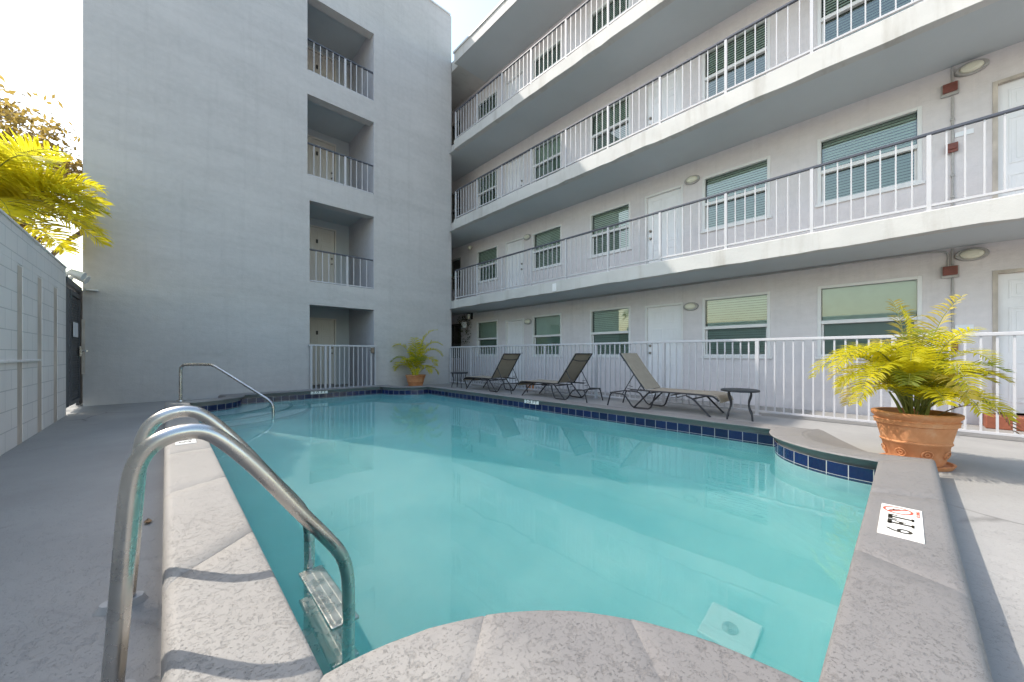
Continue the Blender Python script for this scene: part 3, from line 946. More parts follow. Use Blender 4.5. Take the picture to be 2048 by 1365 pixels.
# ------------------------------------------------------------------ block wall and security gate (left)
WX = -1.15
WT = 2.35
bw = thing('block_wall', 'pale painted concrete block wall with brown vertical water stains on the left', 'wall', (-1.25, 3, 0))
g = MB()
gro = [(6.45, 6.66), (7.30, 7.54), (8.20, 8.46)]
segs = []
y = -3.5
for a, b in gro: segs.append((y, a)); y = b
segs.append((y, 9.07))
for a, b in segs: g.box(-1.36, WX, a, b, -.05, 1.94)
for a, b in gro: g.box(-1.36, WX - .005, a, b, -.05, 1.94)
g.box(-1.36, WX, -3.5, 9.07, 1.942, WT - .03)
g.build('blockwork', M['block'], bw)
g = MB(); g.box(-1.39, WX + .012, -3.52, 9.07, WT - .028, WT)
g.build('cap_course', M['block'], bw, bevel=.006)
for a, b in gro:
    g = MB(); g.quad((WX - .003, b - .012, 0), (WX - .003, a + .012, 0), (WX - .003, a + .025, 1.92), (WX - .003, b - .02, 1.92))
    g.build('stained_groove', M['stain'], bw)
g = MB(); g.box(WX, WX + .022, 3.0, 7.34, .885, .91)
g.build('ledge', M['block'], bw, bevel=.004)

sg = thing('security_gate', 'dark charcoal mesh gate between block wall and grey tower', 'gate', (WX - .05, 9.9, 0.1))
g = MB(); GX = WX - .035
y0, y1, z0, z1 = 9.10, 10.485, .11, 2.06
for a, b, c, d in ((y0, y0 + .30, z0, z1), (y1 - .06, y1, z0, z1), (y0 + .43, y1 - .06, z0, z0 + .07), (y0 + .43, y1 - .06, z1 - .08, z1), (y0 + .43, y0 + .49, z0 + .07, z1 - .08)):
    g.box(GX - .03, GX + .03, a, b, c, d)
g.box(GX - .028, GX + .015, y1 + .003, 11.0, .02, 2.2)
for k in range(9): g.box(GX - .02, GX + .02, y0 + .301, y0 + .429, z0 + .15 + k * .21, z0 + .19 + k * .21)
g.box(GX - .06, GX + .05, 9.075, 10.486, 2.10, 2.20)
g.build('gate_frame', M['charcoal'], sg, bevel=.004)
g = MB()
for k in range(30):
    yy_ = y0 + .50 + k * .0270
    g.box(GX - .006, GX + .002, yy_, yy_ + .019, z0 + .07, z1 - .08)
for k in range(40):
    zz_ = z0 + .09 + k * .0445
    g.box(GX + .0025, GX + .009, y0 + .491, y1 - .061, zz_, zz_ + .030)
g.build('mesh_panel', M['charcoal'], sg)
g = MB(); g.box(GX + .035, GX + .042, 9.70, 10.12, 1.27, 1.52); g.build('notice', M['sign'], sg)
g = MB(); g.rbox(GX + .032, GX + .06, 10.33, 10.40, .93, 1.12, .006); g.tube([(GX + .05, 10.36, 1.03), (GX + .12, 10.36, 1.03), (GX + .13, 10.30, 1.03)], .011, 10)
g.build('handle', M['steel'], sg)
g = MB(); g.box(TX0 - .01, TX0 + .03, TY - .035, TY - .002, .60, 1.62)
tag(g.build('strike_plate', M['trim_old']), 'narrow brown strike plate fixed upright on the tower edge beside the dark gate', 'plate')
fl = thing('flood_light', 'pair of pale flood lights on the wall top above the dark gate', 'light', (WX, 9.75, 2.2))
for yy_ in (9.55, 9.95):
    g = MB(); g.tube([(WX - .06, yy_, 2.2), (WX - .06, yy_, 2.30), (WX + .0, yy_ - .02, 2.34), (WX + .14, yy_ - .05, 2.28)], [.02, .03, .055, .075], 14)
    g.build('lamp_head', M['white'], fl, smooth=True)
g = MB(); g.rbox(WX - .1, WX - .02, 9.45, 10.05, 2.2, 2.225, .005); g.build('bracket', M['charcoal'], fl)
g = MB(); g.rbox(-1.08, -.93, TY - .09, TY, 2.16, 2.185, .006)
tag(g.build('wall_bracket', M['white']), 'small pale metal bracket on the tower wall right of the dark gate', 'bracket')

# ------------------------------------------------------------------ fittings on the apartment walls
def oval_light(y, z, label):
    t = thing('wall_light', label, 'light', (XW, y, z), 'oval bulkhead lights beside the doors')
    g = MB()
    for r, x in ((1.0, 0), (1.0, -.03), (.9, -.045)): pass
    n = 24
    def ring(k, x): return [(XW - x, y + .155 * k * math.cos(2 * math.pi * i / n), z + .09 * k * math.sin(2 * math.pi * i / n)) for i in range(n)]
    def loft(rs):
        for a, b in zip(rs, rs[1:]):
            for i in range(n): g.quad(a[i], a[(i + 1) % n], b[(i + 1) % n], b[i])
    loft([ring(1, .002), ring(1, .035), ring(.92, .05), ring(.74, .05), ring(.72, .04)])
    g.build('housing', M['conduit'], t, smooth=True)
    g = MB(); loft([ring(.73, .04), ring(.66, .07), ring(.4, .09), ring(.02, .095)]); g.build('lens', M['lens'], t, smooth=True)
oval_light(8.02, 1.98, 'oval bulkhead light beside the far ground floor door, left of the middle lounger')
oval_light(3.16, 1.99, 'oval bulkhead light beside the middle ground floor door behind the tan lounger')
oval_light(-.61, 2.36, 'oval bulkhead light under the second floor slab above the potted palm')
oval_light(8.05, 4.60, 'small oval bulkhead light beside the far second floor door')
oval_light(3.13, 4.68, 'oval bulkhead light beside the middle second floor door')
oval_light(-.61, 4.95, 'shadowed oval bulkhead light beside the near second floor door at the right edge')
g = MB(); g.lathe([(.001, -.12), (.05, -.11), (.075, -.06), (.07, -.01), (.05, 0)], (XW - .12, 10.9, 4.9), 16); g.rbox(XW - .13, XW, 10.86, 10.94, 4.90, 4.93, .006)
tag(g.build('globe_light', M['lens'], smooth=True), 'round white globe light at the far end of the second floor wall', 'light')
for z, pl, fl_ in ((2.15, 1.08, 'ground'), (4.75, 3.91, 'second')):
    t = thing('fire_alarm', 'faded red fire alarm horn on a white box, %s floor wall near the right' % fl_, 'alarm', (XW, -.41, z))
    g = MB(); g.rbox(XW - .05, XW, -.50, -.33, z - .09, z + .08, .008); g.build('back_box', M['conduit'], t)
    g = MB(); g.rbox(XW - .085, XW - .05, -.485, -.345, z - .055, z + .07, .008)
    for k in range(5): g.box(XW - .09, XW - .086, -.47, -.36, z - .035 + k * .02, z - .027 + k * .02)
    g.build('horn', M['red'], t)
    t = thing('pull_station', 'red fire alarm pull box on the %s floor conduit' % fl_, 'alarm box', (XW, -.43, pl))
    g = MB(); g.rbox(XW - .055, XW - .03, -.49, -.37, pl - .07, pl + .06, .006); g.build('box', M['red'], t)
    g = MB(); g.rbox(XW - .075, XW - .056, -.47, -.39, pl - .03, pl + .0, .004); g.build('pull_handle', M['red'], t)
for z, fl_ in ((1.35, 'ground'), (4.08, 'second')):
    g = MB(); g.rbox(XW - .012, XW, -.63, -.46, z - .035, z + .035, .003)
    tag(g.build('wall_sign', M['sign']), 'small blank white plate beside the conduit on the %s floor wall' % fl_, 'sign')
# lantern and hanging planter at the far end of the ground floor
t = thing('wall_lantern', 'black lantern on the wall above the hanging plant', 'lantern', (XW, 10.9, 2.3))
g = MB(); g.rbox(XW - .03, XW, 10.85, 10.95, 2.25, 2.5, .006); g.tube([(XW - .02, 10.9, 2.45), (XW - .1, 10.9, 2.52), (XW - .16, 10.9, 2.46)], .01, 8)
g.lathe([(.02, .02), (.085, -.02), (.07, -.04)], (XW - .16, 10.9, 2.46), 8); g.build('bracket', M['dark_metal'], t)
g = MB(); g.lathe([(.06, 0), (.045, -.16), (.01, -.17)], (XW - .16, 10.9, 2.42), 8); g.build('lamp_glass', M['lens'], t)
t = thing('hanging_planter', 'white hanging pot with trailing dark vine at the far end of the ground floor', 'planter', (XW - .25, 11.05, 1.9))
hc = Vector((XW - .25, 11.05, 1.93))
g = MB(); g.lathe([(.001, 0), (.08, 0), (.11, .17), (.12, .17), (.12, .2), (.1, .2)], hc, 18); g.build('pot', M['white'], t, smooth=True)
g = MB()
for a in range(3):
    th = a * 2.1; g.tube([hc + Vector((.11 * math.cos(th), .11 * math.sin(th), .19)), hc + Vector((0, 0, .52))], .004, 6)
g.build('hanger', M['dark_metal'], t)
g = MB(); rnd = random.Random(3)
for k in range(260):
    th = rnd.uniform(0, 6.28); rr_ = rnd.uniform(.03, .28) ; zz_ = rnd.choice([rnd.uniform(.1, .42), rnd.uniform(-.55, .2)])
    if zz_ < .0: rr_ = rnd.uniform(.12, .24)
    c = hc + Vector((min(.22, rr_ * math.cos(th)), rr_ * math.sin(th), zz_))
    u = Vector((rnd.uniform(-1, 1), rnd.uniform(-1, 1), rnd.uniform(-1, .3))).normalized() * rnd.uniform(.03, .05)
    w = u.orthogonal().normalized() * .02
    g.quad(c - u, c + w, c + u, c - w)
g.build('vine', M['vine'], t)

# ------------------------------------------------------------------ ladder, handrail, markers
lad = thing('pool_ladder', 'stainless steel pool ladder with two arched rails over the near left coping', 'pool ladder', (0.1, 1.8, 0))
PROF = [(-.112, .0), (-.098, .20), (-.085, .42), (-.074, .585), (-.062, .655), (-.034, .703), (.015, .729), (.079, .734), (.135, .695), (.236, .572), (.359, .391), (.455, .262), (.505, .185), (.528, .105), (.532, .0), (.530, -.30), (.528, -1.15)]
lr = None
for Yr in (1.52, 2.07):
    g = MB(); g.tube(smooth_path([(x, Yr, z) for x, z in PROF], 2), .0245, 20)
    o = g.build('rail', M['steel'], lad, smooth=True); o.cycles.is_caustics_receiver = True
    g = MB(); n = 26
    base = [(.0, 0)] 
    for sgn in (0,):
        pts = [(-.125 + .075 * math.cos(2 * math.pi * i / n) , Yr + .042 * math.sin(2 * math.pi * i / n)) for i in range(n)]
        top = [(-.112 + (x + .112) * .8, Yr + (y - Yr) * .92, .026) for x, y in pts]
        for i in range(n):
            j = (i + 1) % n
            g.quad((*pts[i], 0), (*pts[j], 0), top[j], top[i])
        g.poly(top)
    g.build('base_flange', M['conduit'], lad, smooth=True)
for z in (-.155, -.42, -.69):
    g = MB(); g.rbox(.475, .585, 1.545, 2.045, z - .022, z, .006)
    for x in (.50, .53, .56): g.box(x - .004, x + .004, 1.56, 2.03, z, z + .003)
    o = g.build('tread', M['steel'], lad); o.cycles.is_caustics_receiver = True
A = Vector((.19, 8.71, 0)); D = Vector((1.346 - .19, 7.368 - 8.71, 0)).normalized()
g = MB()
hp = [(0, .14), (0, .70), (.02, .765), (.085, .79), (.56, .79), (.63, .775), (.70, .745), (1.50, .292), (1.66, .20), (1.735, .13), (1.757, .06), (1.76, -.45)]
g.tube(smooth_path([A + D * s_ + Vector((0, 0, z)) for s_, z in hp], 2), .0235, 16)
hr = thing('pool_handrail', 'bent stainless handrail running down into the curved pool steps', 'handrail', tuple(A + Vector((0, 0, .14))))
g.build('rail', M['steel'], hr, smooth=True)
g = MB(); g.lathe([(.055, CTOP), (.05, CTOP + .02), (.03, CTOP + .03), (.022, CTOP + .032)], A, 20); g.build('base_flange', M['steel'], hr, smooth=True)

def marker(label, x0, x1, y0, y1, z, txt, long_axis):
    """row of three 6-inch tiles laid in the coping top, read from the deck side"""
    t = thing('depth_marker', label, 'depth marker', ((x0 + x1) / 2, (y0 + y1) / 2, z))
    g = MB()
    for k in range(3):
        if long_axis == 'x': a = x0 + (x1 - x0) * k / 3; g.rbox(a + .001, a + (x1 - x0) / 3 - .001, y0, y1, z - .006, z + .004, .002)
        else: a = y0 + (y1 - y0) * k / 3; g.rbox(x0, x1, a + .001, a + (y1 - y0) / 3 - .001, z - .006, z + .004, .002)
    g.build('tiles', M['tilewhite'], t)
    c = Vector(((x0 + x1) / 2, (y0 + y1) / 2, z + .0045))
    rot = Matrix.Identity(4) if long_axis == 'x' else Matrix.Rotation(math.pi / 2, 4, 'Z')
    T = Matrix.Translation(c) @ rot
    # number and FT with slab serifs
    text_mesh(txt, .125, M['ink'], 'number', t, T @ Matrix.Translation((-.155, 0, 0)) @ Matrix.Scale(1.05, 4, (1, 0, 0)))
    g = MB()
    def bar(a, b, c_, d): 
        p = [T @ Vector((x, y, zz)) for zz in (0, .001) for x, y in ((a, c_), (b, c_), (b, d), (a, d))]
        g.quad(p[4], p[5], p[6], p[7])
    fx = -.045
    bar(fx - .022, fx - .004, -.045, .045); bar(fx - .034, fx + .034, .030, .045); bar(fx + .022, fx + .034, .015, .03); bar(fx - .004, fx + .018, -.008, .006); bar(fx + .012, fx + .02, -.018, .016); bar(fx - .034, fx + .008, -.045, -.036)
    tx = .035
    bar(tx - .009, tx + .009, -.045, .045); bar(tx - .036, tx + .036, .030, .045); bar(tx - .036, tx - .026, .012, .03); bar(tx + .026, tx + .036, .012, .03); bar(tx - .02, tx + .02, -.045, -.036)
    g.build('lettering', M['ink'], t)
    g = MB(); n = 28; cx_ = .155
    for i in range(n):
        a0, a1 = 2 * math.pi * i / n, 2 * math.pi * (i + 1) / n
        P4 = [(cx_ + r_ * math.cos(a), .012 + r_ * math.sin(a)) for a, r_ in ((a0, .046), (a0, .056), (a1, .056), (a1, .046))]
        g.poly([T @ Vector((x, y, .001)) for x, y in P4])
    s_ = math.sqrt(.5)
    for q in ((-1,),):
        e = .005
        g.poly([T @ Vector((cx_ + x, .012 + y, .0012)) for x, y in ((-.033 - e * s_, .033 - e * s_), (.033 - e * s_, -.033 - e * s_), (.033 + e * s_, -.033 + e * s_), (-.033 + e * s_, .033 + e * s_))])
    g.build('no_diving_symbol', M['ink_red'], t)
    text_mesh('NO DIVING', .019, M['ink_red'], 'small_lettering', t, T @ Matrix.Translation((.155, -.060, 0)))
    g = MB()                                                # plain diving figure inside the ring
    for a, b, w in (((-.02, .03), (.0, .012), .006), ((.0, .012), (.022, -.008), .005), ((-.006, .014), (.018, .016), .003)):
        d = Vector((b[0] - a[0], b[1] - a[1])); d.normalize(); nrm = Vector((-d.y, d.x)) * w
        g.poly([T @ Vector((cx_ + x, .012 + y, .0008)) for x, y in ((a[0] + nrm.x, a[1] + nrm.y), (a[0] - nrm.x, a[1] - nrm.y), (b[0] - nrm.x, b[1] - nrm.y), (b[0] + nrm.x, b[1] + nrm.y))])
    g.build('diver_pictogram', M['ink'], t)
marker('white depth tiles reading 6 FT with a red no diving ring on the right coping', 2.395, 2.875, -.052, .096, CTOP + .0015, '6', 'x')
marker('white depth tiles on the left coping partly hidden by the ladder rails', .062, .21, 4.50, 5.00, CTOP + .0015, '5', 'y')
def face_marker(label, txt, pos, rz, w):
    t = thing('depth_marker', label, 'depth marker', pos)
    T = Matrix.Translation(pos) @ Matrix.Rotation(rz, 4, 'Z') @ Matrix.Rotation(math.pi / 2, 4, 'X')
    g = MB()
    p = [T @ Vector((x, y, z)) for z in (-.004, .004) for x, y in ((-w / 2, -.034), (w / 2, -.034), (w / 2, .034), (-w / 2, .034))]
    g.v += p
    for q in ((4, 5, 6, 7), (0, 1, 5, 4), (1, 2, 6, 5), (2, 3, 7, 6), (3, 0, 4, 7)): g.f.append(q); g.mi.append(0)
    g.build('tile', M['tilewhite'], t)
    text_mesh(txt, .078, M['ink'], 'lettering', t, T @ Matrix.Translation((0, 0, .0055)) @ Matrix.Scale(1.5, 4, (1, 0, 0)))
face_marker('white depth tile with black figures on the coping face below the middle lounger', '5.0 FT', (PX1 + .018, 4.75, .088), -math.pi / 2, .36)
face_marker('white depth tile on the far coping face below the tower gate', '3.0 FT', (2.60, PY1 + .018, .088), 0, .36)

# white square fitting on the pool floor
t = thing('drain_cover', 'white square drain cover on the pool floor near the front corner', 'drain', (2.85, .84, -1.75))
dc = Vector((2.85, .84, floor_z(2, .9)))
g = MB(); g.rbox(dc.x - .16, dc.x + .16, dc.y - .16, dc.y + .16, dc.z - .02, dc.z + .03, .012); o = g.build('plate', M['drainwhite'], t); o.cycles.is_caustics_receiver = True
g = MB()
for k in range(4):
    r0, r1 = .008 + k * .012, .014 + k * .012
    g.lathe([(r0, .0305), (r0, .036), (r1, .036), (r1, .0305)], dc, 24)
o = g.build('grate', M['conduit'], t, smooth=True); o.cycles.is_caustics_receiver = True

# ------------------------------------------------------------------ loungers and side tables
def make_lounger():
    root = thing('sun_lounger', '', 'sun lounger')
    W = .30
    # x: foot 0 -> head 1.95
    for sy in (-1, 1):
        g = MB(); y = sy * W
        g.tube(round_path([(.02, y, .255), (.10, y, .325), (.35, y, .335), (1.48, y, .335)], .08), .0145, 10)
        g.build('side_rail', M['dark_metal'], root, smooth=True)
        g = MB(); g.tube(round_path([(.50, y, .30), (.40, y, .26), (.14, y, .0)], .05), .0145, 10); g.build('leg', M['dark_metal'], root, smooth=True)
        g = MB(); g.tube(round_path([(1.12, y, .32), (1.20, y, .24), (1.42, y, .012)], .05), .0145, 10); g.build('leg', M['dark_metal'], root, smooth=True)
        g = MB(); g.tube(round_path([(1.02, y * .93, .3), (1.12, y * .93, .02), (1.45, y * .93, .016), (1.62, y * .93, .235), (1.90, y * .93, .25), (1.97, y * .93, .0)], .06), .0135, 10)
        g.build('arm_hoop', M['dark_metal'], root, smooth=True)
        g = MB(); y2 = y * .88
        g.tube([(1.43, y2, .62), (1.66, y2, .245)], .009, 8)
        for k in range(3): g.tube([(1.60 - k * .03, y2, .30 + k * .05), (1.52 - k * .03, y2, .285 + k * .05)], .006, 6)
        g.build('back_brace', M['dark_metal'], root, smooth=True)
    for x, z in ((.40, .26), (1.90, .25), (.06, .285), (.75, .29), (1.15, .29)):
        g = MB(); g.tube([(x, -W * .97, z), (x, W * .97, z)], .0125, 8)
        g.build('crossbar', M['dark_metal'], root, smooth=True)
    g = MB(); g.tube(round_path([(.7, -.2, .30), (.7, -.2, .255), (.7, .2, .255), (.7, .2, .30)], .03), .008, 8)
    g.build('sling_hanger', M['dark_metal'], root, smooth=True)
    def strip(name, path, w, mat):
        g = MB(); n = len(path)
        for (x0, z0), (x1, z1) in zip(path, path[1:]):
            g.quad((x0, -w, z0), (x1, -w, z1), (x1, w, z1), (x0, w, z0))
            g.quad((x0, w, z0 - .006), (x1, w, z1 - .006), (x1, -w, z1 - .006), (x0, -w, z0 - .006))
        for sy in (-1, 1):
            g.tube([(x, sy * w, z - .003) for x, z in path], .009, 8)
        return g.build(name, mat, root, smooth=True, angle=60)
    seat = [(.0, .235), (.02, .29), (.06, .327), (.13, .347), (.25, .352), (.5, .346), (.8, .340), (1.0, .342), (1.18, .352)]
    strip('seat_sling', seat, W - .015, M['sling'])
    ca, sa = math.cos(R(53)), math.sin(R(53))
    back = [(1.20 + ca * s_, .36 + sa * s_ - .02 * math.sin(s_ / .79 * math.pi)) for s_ in [i * .079 for i in range(11)]]
    b = strip('back_sling', back, W - .025, M['sling'])
    g = MB()
    p = [(1.20 + ca * s_ + .02, -1, .35 + sa * s_ - .01) for s_ in (0, .2, .4, .6, .8)]
    for sy in (-1, 1): g.tube([(x, sy * (W - .018), z) for x, _, z in p], .0135, 10)
    tx, tz = 1.20 + ca * .8 + .02, .35 + sa * .8 - .01
    g.tube([(tx, -(W - .018), tz), (tx, W - .018, tz)], .0135, 10)
    mx_, mz_ = 1.20 + ca * .66 + .035, .35 + sa * .66 - .02
    g.tube(round_path([(mx_, -(W - .018), mz_), (mx_ + .02, -.12, mz_ - .03), (mx_ + .02, .12, mz_ - .03), (mx_, W - .018, mz_)], .05), .009, 8)
    g.build('back_frame', M['dark_metal'], b, smooth=True)
    return root
l0 = make_lounger()
cm = children_map()
LS = [(6.42, 8.55, -90, 'far lounger with raised back seen from behind, beside the tower corner'),
      (6.42, 6.34, -90, 'middle lounger of the three with its dark back raised, foot towards the tower'),
      (6.42, 1.93, 90, 'near lounger facing the other way, tan sling back towards the pool')]
for i, (x, y, rz, lb) in enumerate(LS):
    o = l0 if i == 0 else copy_tree(l0, cm)
    o.location = (x, y, 0); o.rotation_euler = (0, 0, R(rz)); o['label'] = lb; o['group'] = 'sun loungers along the white fence'
def make_table():
    root = thing('side_table', '', 'side table')
    g = MB(); g.lathe([(.001, .445), (.235, .445), (.252, .440), (.256, .428), (.25, .415), (.22, .412), (.001, .412)], n=40); g.build('tabletop', M['table'], root, smooth=True)
    for k in range(4):
        a = math.pi / 4 + k * math.pi / 2 + .25
        c, s_ = math.cos(a), math.sin(a)
        g = MB(); g.tube(smooth_path([(r_ * c, r_ * s_, z) for r_, z in ((.20, .415), (.205, .36), (.155, .25), (.17, .16), (.215, .09), (.225, .0))], 2), .013, 10)
        g.build('leg', M['table'], root, smooth=True)
    return root
t0 = make_table(); cm = children_map()
for i, (x, y, lb) in enumerate(((6.30, 1.72, 'round dark side table at the foot of the near tan lounger'), (6.25, 8.93, 'small round dark table at the foot of the far lounger by the tower corner'))):
    o = t0 if i == 0 else copy_tree(t0, cm)
    o.location = (x, y, 0); o.rotation_euler = (0, 0, .2 * i); o['label'] = lb; o['group'] = 'round side tables between loungers'
# closed brick-red pot stub beyond the fence near the far lounger
g = MB(); g.lathe([(.001, 0), (.09, 0), (.12, .2), (.13, .2), (.13, .25), (.11, .25)], (7.25, 7.0, 0), 20)
tag(g.build('flower_pot', M['terracotta'], smooth=True), 'small terracotta pot on the walkway seen through the fence behind the far lounger', 'pot')

# ------------------------------------------------------------------ plants
def frond(g, base, az, el, length, droop, leaf_len, n=26, rnd=random, width=.016, start=.22, twist=0.0, mi=0, stem=1, lift=.5, rr=.006):
    """pinnate frond: arched rachis with folded narrow leaflets; leaflets use material mi, rachis uses stem"""
    pts = []
    d = Vector((math.cos(az) * math.cos(el), math.sin(az) * math.cos(el), math.sin(el)))
    p = Vector(base); seg = length / 16
    for i in range(17):
        pts.append(p.copy())
        p += d * seg
        d.z -= droop * seg * (0.35 + 1.6 * i / 16)
        d.normalize()
    g.tube(pts, [rr * (1 - .8 * i / 16) for i in range(17)], 6, stem)
    for k in range(n):
        t = start + (1 - start) * (k + .5) / n
        f_ = t * 16; i = min(15, int(f_)); q = pts[i].lerp(pts[i + 1], f_ - i)
        tan = (pts[i + 1] - pts[i]).normalized()
        side = tan.cross(Vector((0, 0, 1)))
        if side.length < .05: side = Vector((math.sin(az), -math.cos(az), 0))
        side.normalize(); up = side.cross(tan).normalized()
        prof_l = math.sin(math.pi * min(1, .12 + .88 * (t - start) / (1 - start)) ** .8) * .75 + .35
        ll = leaf_len * prof_l
        for sgn in (-1, 1):
            if rnd.random() < .05: continue
            dv = (side * sgn * rnd.uniform(.8, 1.1) + tan * rnd.uniform(.35, .65) + up * rnd.uniform(lift * .4, lift)).normalized()
            a = q.copy(); w = width * rnd.uniform(.8, 1.15)
            steps = 3; prev = None
            dd = dv.copy(); c = a.copy()
            nrm = dv.cross(tan).normalized() if dv.cross(tan).length > .01 else up
            wd = dd.cross(nrm).normalized()
            for s_ in range(steps + 1):
                ww = w * (.45, 1, .8, .05)[s_]
                cur = (c - wd * ww, c + wd * ww)
                if prev: g.quad(prev[0], prev[1], cur[1], cur[0], mi)
                prev = cur
                c = c + dd * (ll / steps)
                dd.z -= rnd.uniform(.15, .38)
                dd.normalize()
    return pts

# potted areca palms
def pot(name, label, c, rb, rt, h, fancy):
    t = thing(name, label, 'plant pot', c)
    g = MB(); C = Vector(c)
    pr = [(.001, .022), (rb, .022), (rb + .01, .05), (rb + (rt - rb) * .42, h * .42), (rb + (rt - rb) * .45 + .008, h * .435), (rb + (rt - rb) * .47 + .008, h * .46), (rb + (rt - rb) * .48, h * .475), (rb + (rt - rb) * .78, h * .76), (rb + (rt - rb) * .80 + .012, h * .775), (rt - .005, h * .83), (rt + .0, h * .85), (rt - .012, h * .865), (rt - .004, h * .90), (rt + .012, h * .93), (rt + .014, h * .985), (rt + .004, h), (rt - .025, h), (rt - .035, h * .9), (rt - .04, h * .86)]
    g.lathe(pr, C, 56)
    if fancy:                                               # rosettes round the lower body
        for k in range(8):
            a = k * math.pi / 4 + .35
            zc = h * .27; rr_ = rb + (rt - rb) * .27 + .004
            o_ = C + Vector((rr_ * math.cos(a), rr_ * math.sin(a), zc))
            e1 = Vector((-math.sin(a), math.cos(a), 0)); e2 = Vector((.25 * math.cos(a), .25 * math.sin(a), .97)); e3 = e1.cross(e2)
            for r0 in (.034, .014):
                ring = [o_ + (e1 * math.cos(q) + e2 * math.sin(q)) * r0 + e3 * .004 for q in [i * math.pi / 7 for i in range(15)]]
                g.tube(ring, .0038, 6)
    g.build('pot_body', M['terracotta'], t, smooth=True, angle=50)
    g = MB(); g.lathe([(.001, h * .87), (rt - .036, h * .87)], C, 30); g.build('soil', M['soil'], t)
    g = MB(); g.lathe([(.001, .0), (rb + .05, .0), (rb + .07, .035), (rb + .055, .035), (rb + .04, .018), (.001, .018)], C, 40); g.build('saucer', M['terracotta'], t, smooth=True)
    return t
pot('terracotta_pot', 'large rimmed terracotta pot with rosettes standing at the right corner of the pool', (4.835, -.045, .0), .17, .268, .465, True)
pot('terracotta_pot', 'smaller terracotta pot standing against the grey tower wall', (5.42, 9.98, 0), .19, .285, .36, False)

def areca(name, label, c, fr, mats, seed, stems, wid=.0065):
    rnd = random.Random(seed)
    t = thing(name, label, 'palm', c)
    C = Vector(c)
    for k in range(stems):
        a = rnd.uniform(0, 6.28); r_ = rnd.uniform(.02, .10)
        g = MB(); b = C + Vector((r_ * math.cos(a), r_ * math.sin(a), -.02)); tip = b + Vector((.10 * math.cos(a), .10 * math.sin(a), rnd.uniform(.2, .34)))
        g.tube([b, b.lerp(tip, .5) + Vector((0, 0, .02)), tip], [.013, .011, .007], 8); g.build('cane', M['cane'], t, smooth=True)
    for az, el, ln, dr, ll, n in fr:
        g = MB()
        off = Vector((math.cos(az) * .05 + rnd.uniform(-.03, .03), math.sin(az) * .05 + rnd.uniform(-.03, .03), rnd.uniform(.02, .12)))
        frond(g, C + off, az, el, ln, dr, ll, n, rnd, width=wid, mi=0, stem=1, start=.26)
        g.build('frond', [rnd.choice(mats), M['cane']], t)
    return t
rnd = random.Random(21)
# image-right direction is azimuth -43 deg from +X; towards the camera is about 180 deg
cr = R(-43)
F1 = []
for k in range(46):                                         # upright centre fronds first, arching outer ones last
    az = cr + k * 2.399 + rnd.uniform(-.2, .2); q = k / 45
    F1.append((az, R(86 - 34 * q + rnd.uniform(-7, 7)), (.92 - .26 * q + rnd.uniform(-.08, .06)) * (1 - .42 * max(0, math.cos(az - cr))), 3.0 + 1.2 * q + rnd.uniform(-.4, .5), .21 - .03 * q, 32))
F1 += [(cr + R(182), R(74), 1.12, 3.0, .22, 36), (cr + R(165), R(70), 1.05, 3.1, .22, 34), (cr + R(200), R(66), 1.0, 3.2, .22, 34), (cr + R(10), R(80), 1.0, 3.1, .22, 34), (cr - R(12), R(74), .8, 3.6, .2, 32), (cr + R(90), R(86), 1.0, 1.7, .22, 32), (cr - R(80), R(84), 1.02, 1.9, .22, 32)]
areca('areca_palm', 'bright yellow green palm spilling over the big terracotta pot at the right', (4.835, -.045, .41), F1, [M['areca'], M['areca'], M['areca'], M['areca_tip'], M['areca_green']], 4, 9)
g = MB(); rnd = random.Random(8)
frond(g, Vector((4.93, -.17, .42)), cr - R(22), R(40), .62, 4.6, .13, 14, rnd, width=.006)
tag(g.build('dry_frond', [M['dry'], M['dry']]), 'brown withered frond hanging over the right side of the big pot', 'dead frond')
F2 = [(cr + R(15), R(84), 1.55, 1.7, .32, 26), (cr + R(178), R(82), 1.25, 2.5, .30, 26), (cr + R(190), R(74), .95, 3.2, .28, 24), (cr - R(5), R(76), 1.25, 2.7, .30, 26), (cr - R(28), R(68), 1.0, 3.2, .28, 24), (cr - R(60), R(74), .95, 3.0, .28, 24), (cr - R(110), R(72), .85, 2.9, .28, 22), (cr - R(140), R(64), .8, 3.2, .26, 20), (cr - R(85), R(84), 1.15, 2.0, .28, 22), (cr - R(35), R(52), .8, 3.4, .24, 20), (cr + R(90), R(80), 1.2, 2.0, .28, 22), (cr + R(5), R(54), .8, 3.6, .24, 20), (cr + R(170), R(60), .8, 3.6, .24, 20), (cr - R(75), R(50), .7, 3.4, .24, 18), (cr + R(8), R(80), 1.35, 2.2, .30, 26)]
areca('areca_palm', 'loose green palm in the pot against the grey tower wall', (5.42, 9.98, .31), F2, [M['areca'], M['areca_green'], M['areca']], 9, 6, .013)

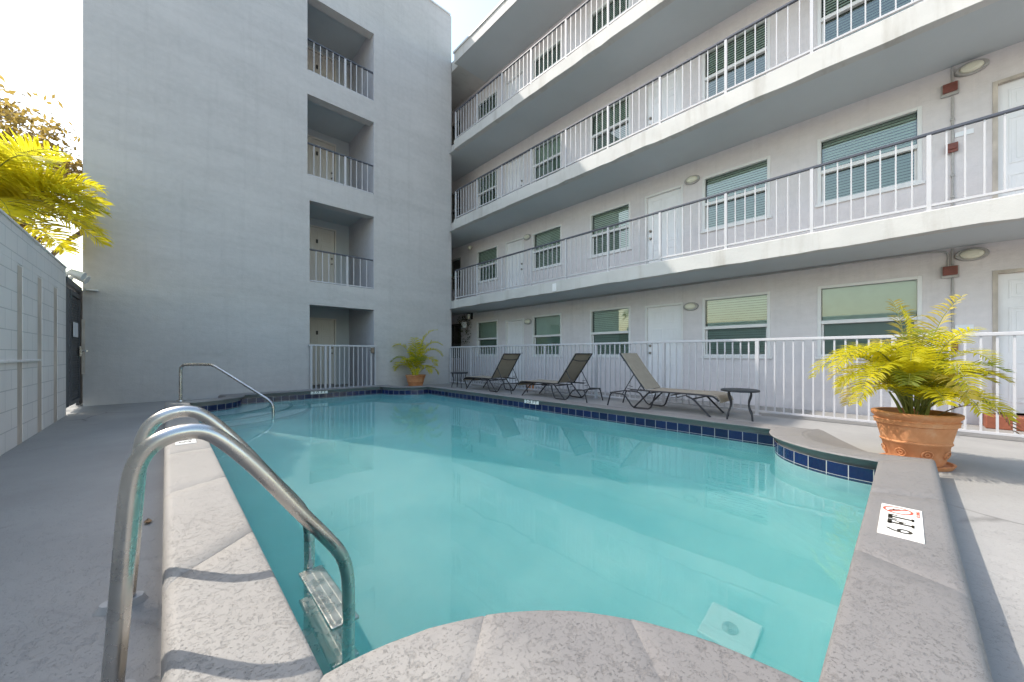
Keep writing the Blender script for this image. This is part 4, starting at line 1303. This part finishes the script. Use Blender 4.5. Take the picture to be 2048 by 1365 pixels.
# palm beyond the block wall
rnd = random.Random(12)
pt = thing('palm_tree', 'yellow green feather palm leaning over the block wall in front of the grey tower', 'palm tree', (-2.15, 9.3, 0))
g = MB(); g.tube([(-2.15, 9.3, -.05), (-2.13, 9.3, .9), (-2.1, 9.32, 1.7), (-2.08, 9.34, 3.03)], [.12, .10, .09, .08], 12); g.build('trunk', M['bark'], pt, smooth=True)
for k in range(30):
    az = k * 2.399 + rnd.uniform(-.2, .2); el = R(rnd.uniform(18, 74))
    g = MB(); frond(g, Vector((-2.08, 9.34, 3.0)), az, el, rnd.uniform(1.3, 1.75), rnd.uniform(.8, 1.3), .55, 54, rnd, width=.015, mi=0, stem=1, rr=.014, start=.2)
    g.build('frond', [M['palm'], M['cane']], pt)
for az, el, ln in ((R(28), 30, 1.55), (R(-8), 26, 1.45), (R(48), 44, 1.6), (R(10), 52, 1.6), (R(-30), 40, 1.6), (R(-55), 55, 1.7)):
    g = MB(); frond(g, Vector((-2.08, 9.34, 3.0)), az, R(el), ln, 1.0, .55, 56, rnd, width=.015, mi=0, stem=1, rr=.014, start=.2)
    g.build('frond', [M['palm'], M['cane']], pt)

# open-crowned tree further back
rnd = random.Random(31)
tt = thing('leafy_tree', 'thin crowned brown green tree rising behind the palm on the left', 'tree', (-2.5, 16.5, 0))
g = MB(); leaves = MB()
def branch(p, d, ln, r, lev):
    pts = [p.copy()]
    for i in range(6):
        d = (d + Vector((rnd.uniform(-.22, .22), rnd.uniform(-.22, .22), rnd.uniform(-.08, .14)))).normalized()
        p = p + d * ln / 6; pts.append(p.copy())
    g.tube(pts, [r * (1 - .6 * i / 6) for i in range(7)], 7 if r > .03 else 5)
    if lev < 4:
        for k in range(3 if lev else 6):
            i = rnd.randint(3, 6); dd = (d + Vector((rnd.uniform(-1, 1), rnd.uniform(-1, 1), rnd.uniform(-.35, .7)))).normalized()
            branch(pts[i], dd, ln * rnd.uniform(.55, .75), r * .5, lev + 1)
    if lev >= 3:
        for k in range(30):
            c = pts[rnd.randint(2, 6)] + Vector((rnd.gauss(0, .16), rnd.gauss(0, .16), rnd.gauss(0, .12)))
            u = Vector((rnd.uniform(-1, 1), rnd.uniform(-1, 1), rnd.uniform(-.7, .3))).normalized() * rnd.uniform(.07, .12)
            w = u.orthogonal().normalized() * rnd.uniform(.03, .045)
            leaves.quad(c - u, c + w, c + u, c - w)
branch(Vector((-2.5, 16.5, -.05)), Vector((.05, 0, 1)), 3.5, .16, 0)
g.build('trunk', M['bark'], tt, smooth=True)
leaves.build('crown', M['treeleaf'], tt)

# a fallen leaf on the left deck
lc = Vector((-.075, 2.98, .004))
g = MB()
for k in range(5):
    a0, a1 = (k / 5 - .5), ((k + 1) / 5 - .5)
    w0, w1 = .018 * math.cos(a0 * math.pi), .018 * math.cos(a1 * math.pi)
    z0, z1 = .008 * a0 * a0 * 4, .008 * a1 * a1 * 4
    g.quad(lc + Vector((-w0, a0 * .07, z0 + .006)), lc + Vector((0, a0 * .07, z0)), lc + Vector((0, a1 * .07, z1)), lc + Vector((-w1, a1 * .07, z1 + .006)))
    g.quad(lc + Vector((0, a0 * .07, z0)), lc + Vector((w0, a0 * .07, z0 + .006)), lc + Vector((w1, a1 * .07, z1 + .006)), lc + Vector((0, a1 * .07, z1)))
tag(g.build('fallen_leaf', M['dry']), 'dry brown leaf lying on the deck beside the left coping', 'leaf')
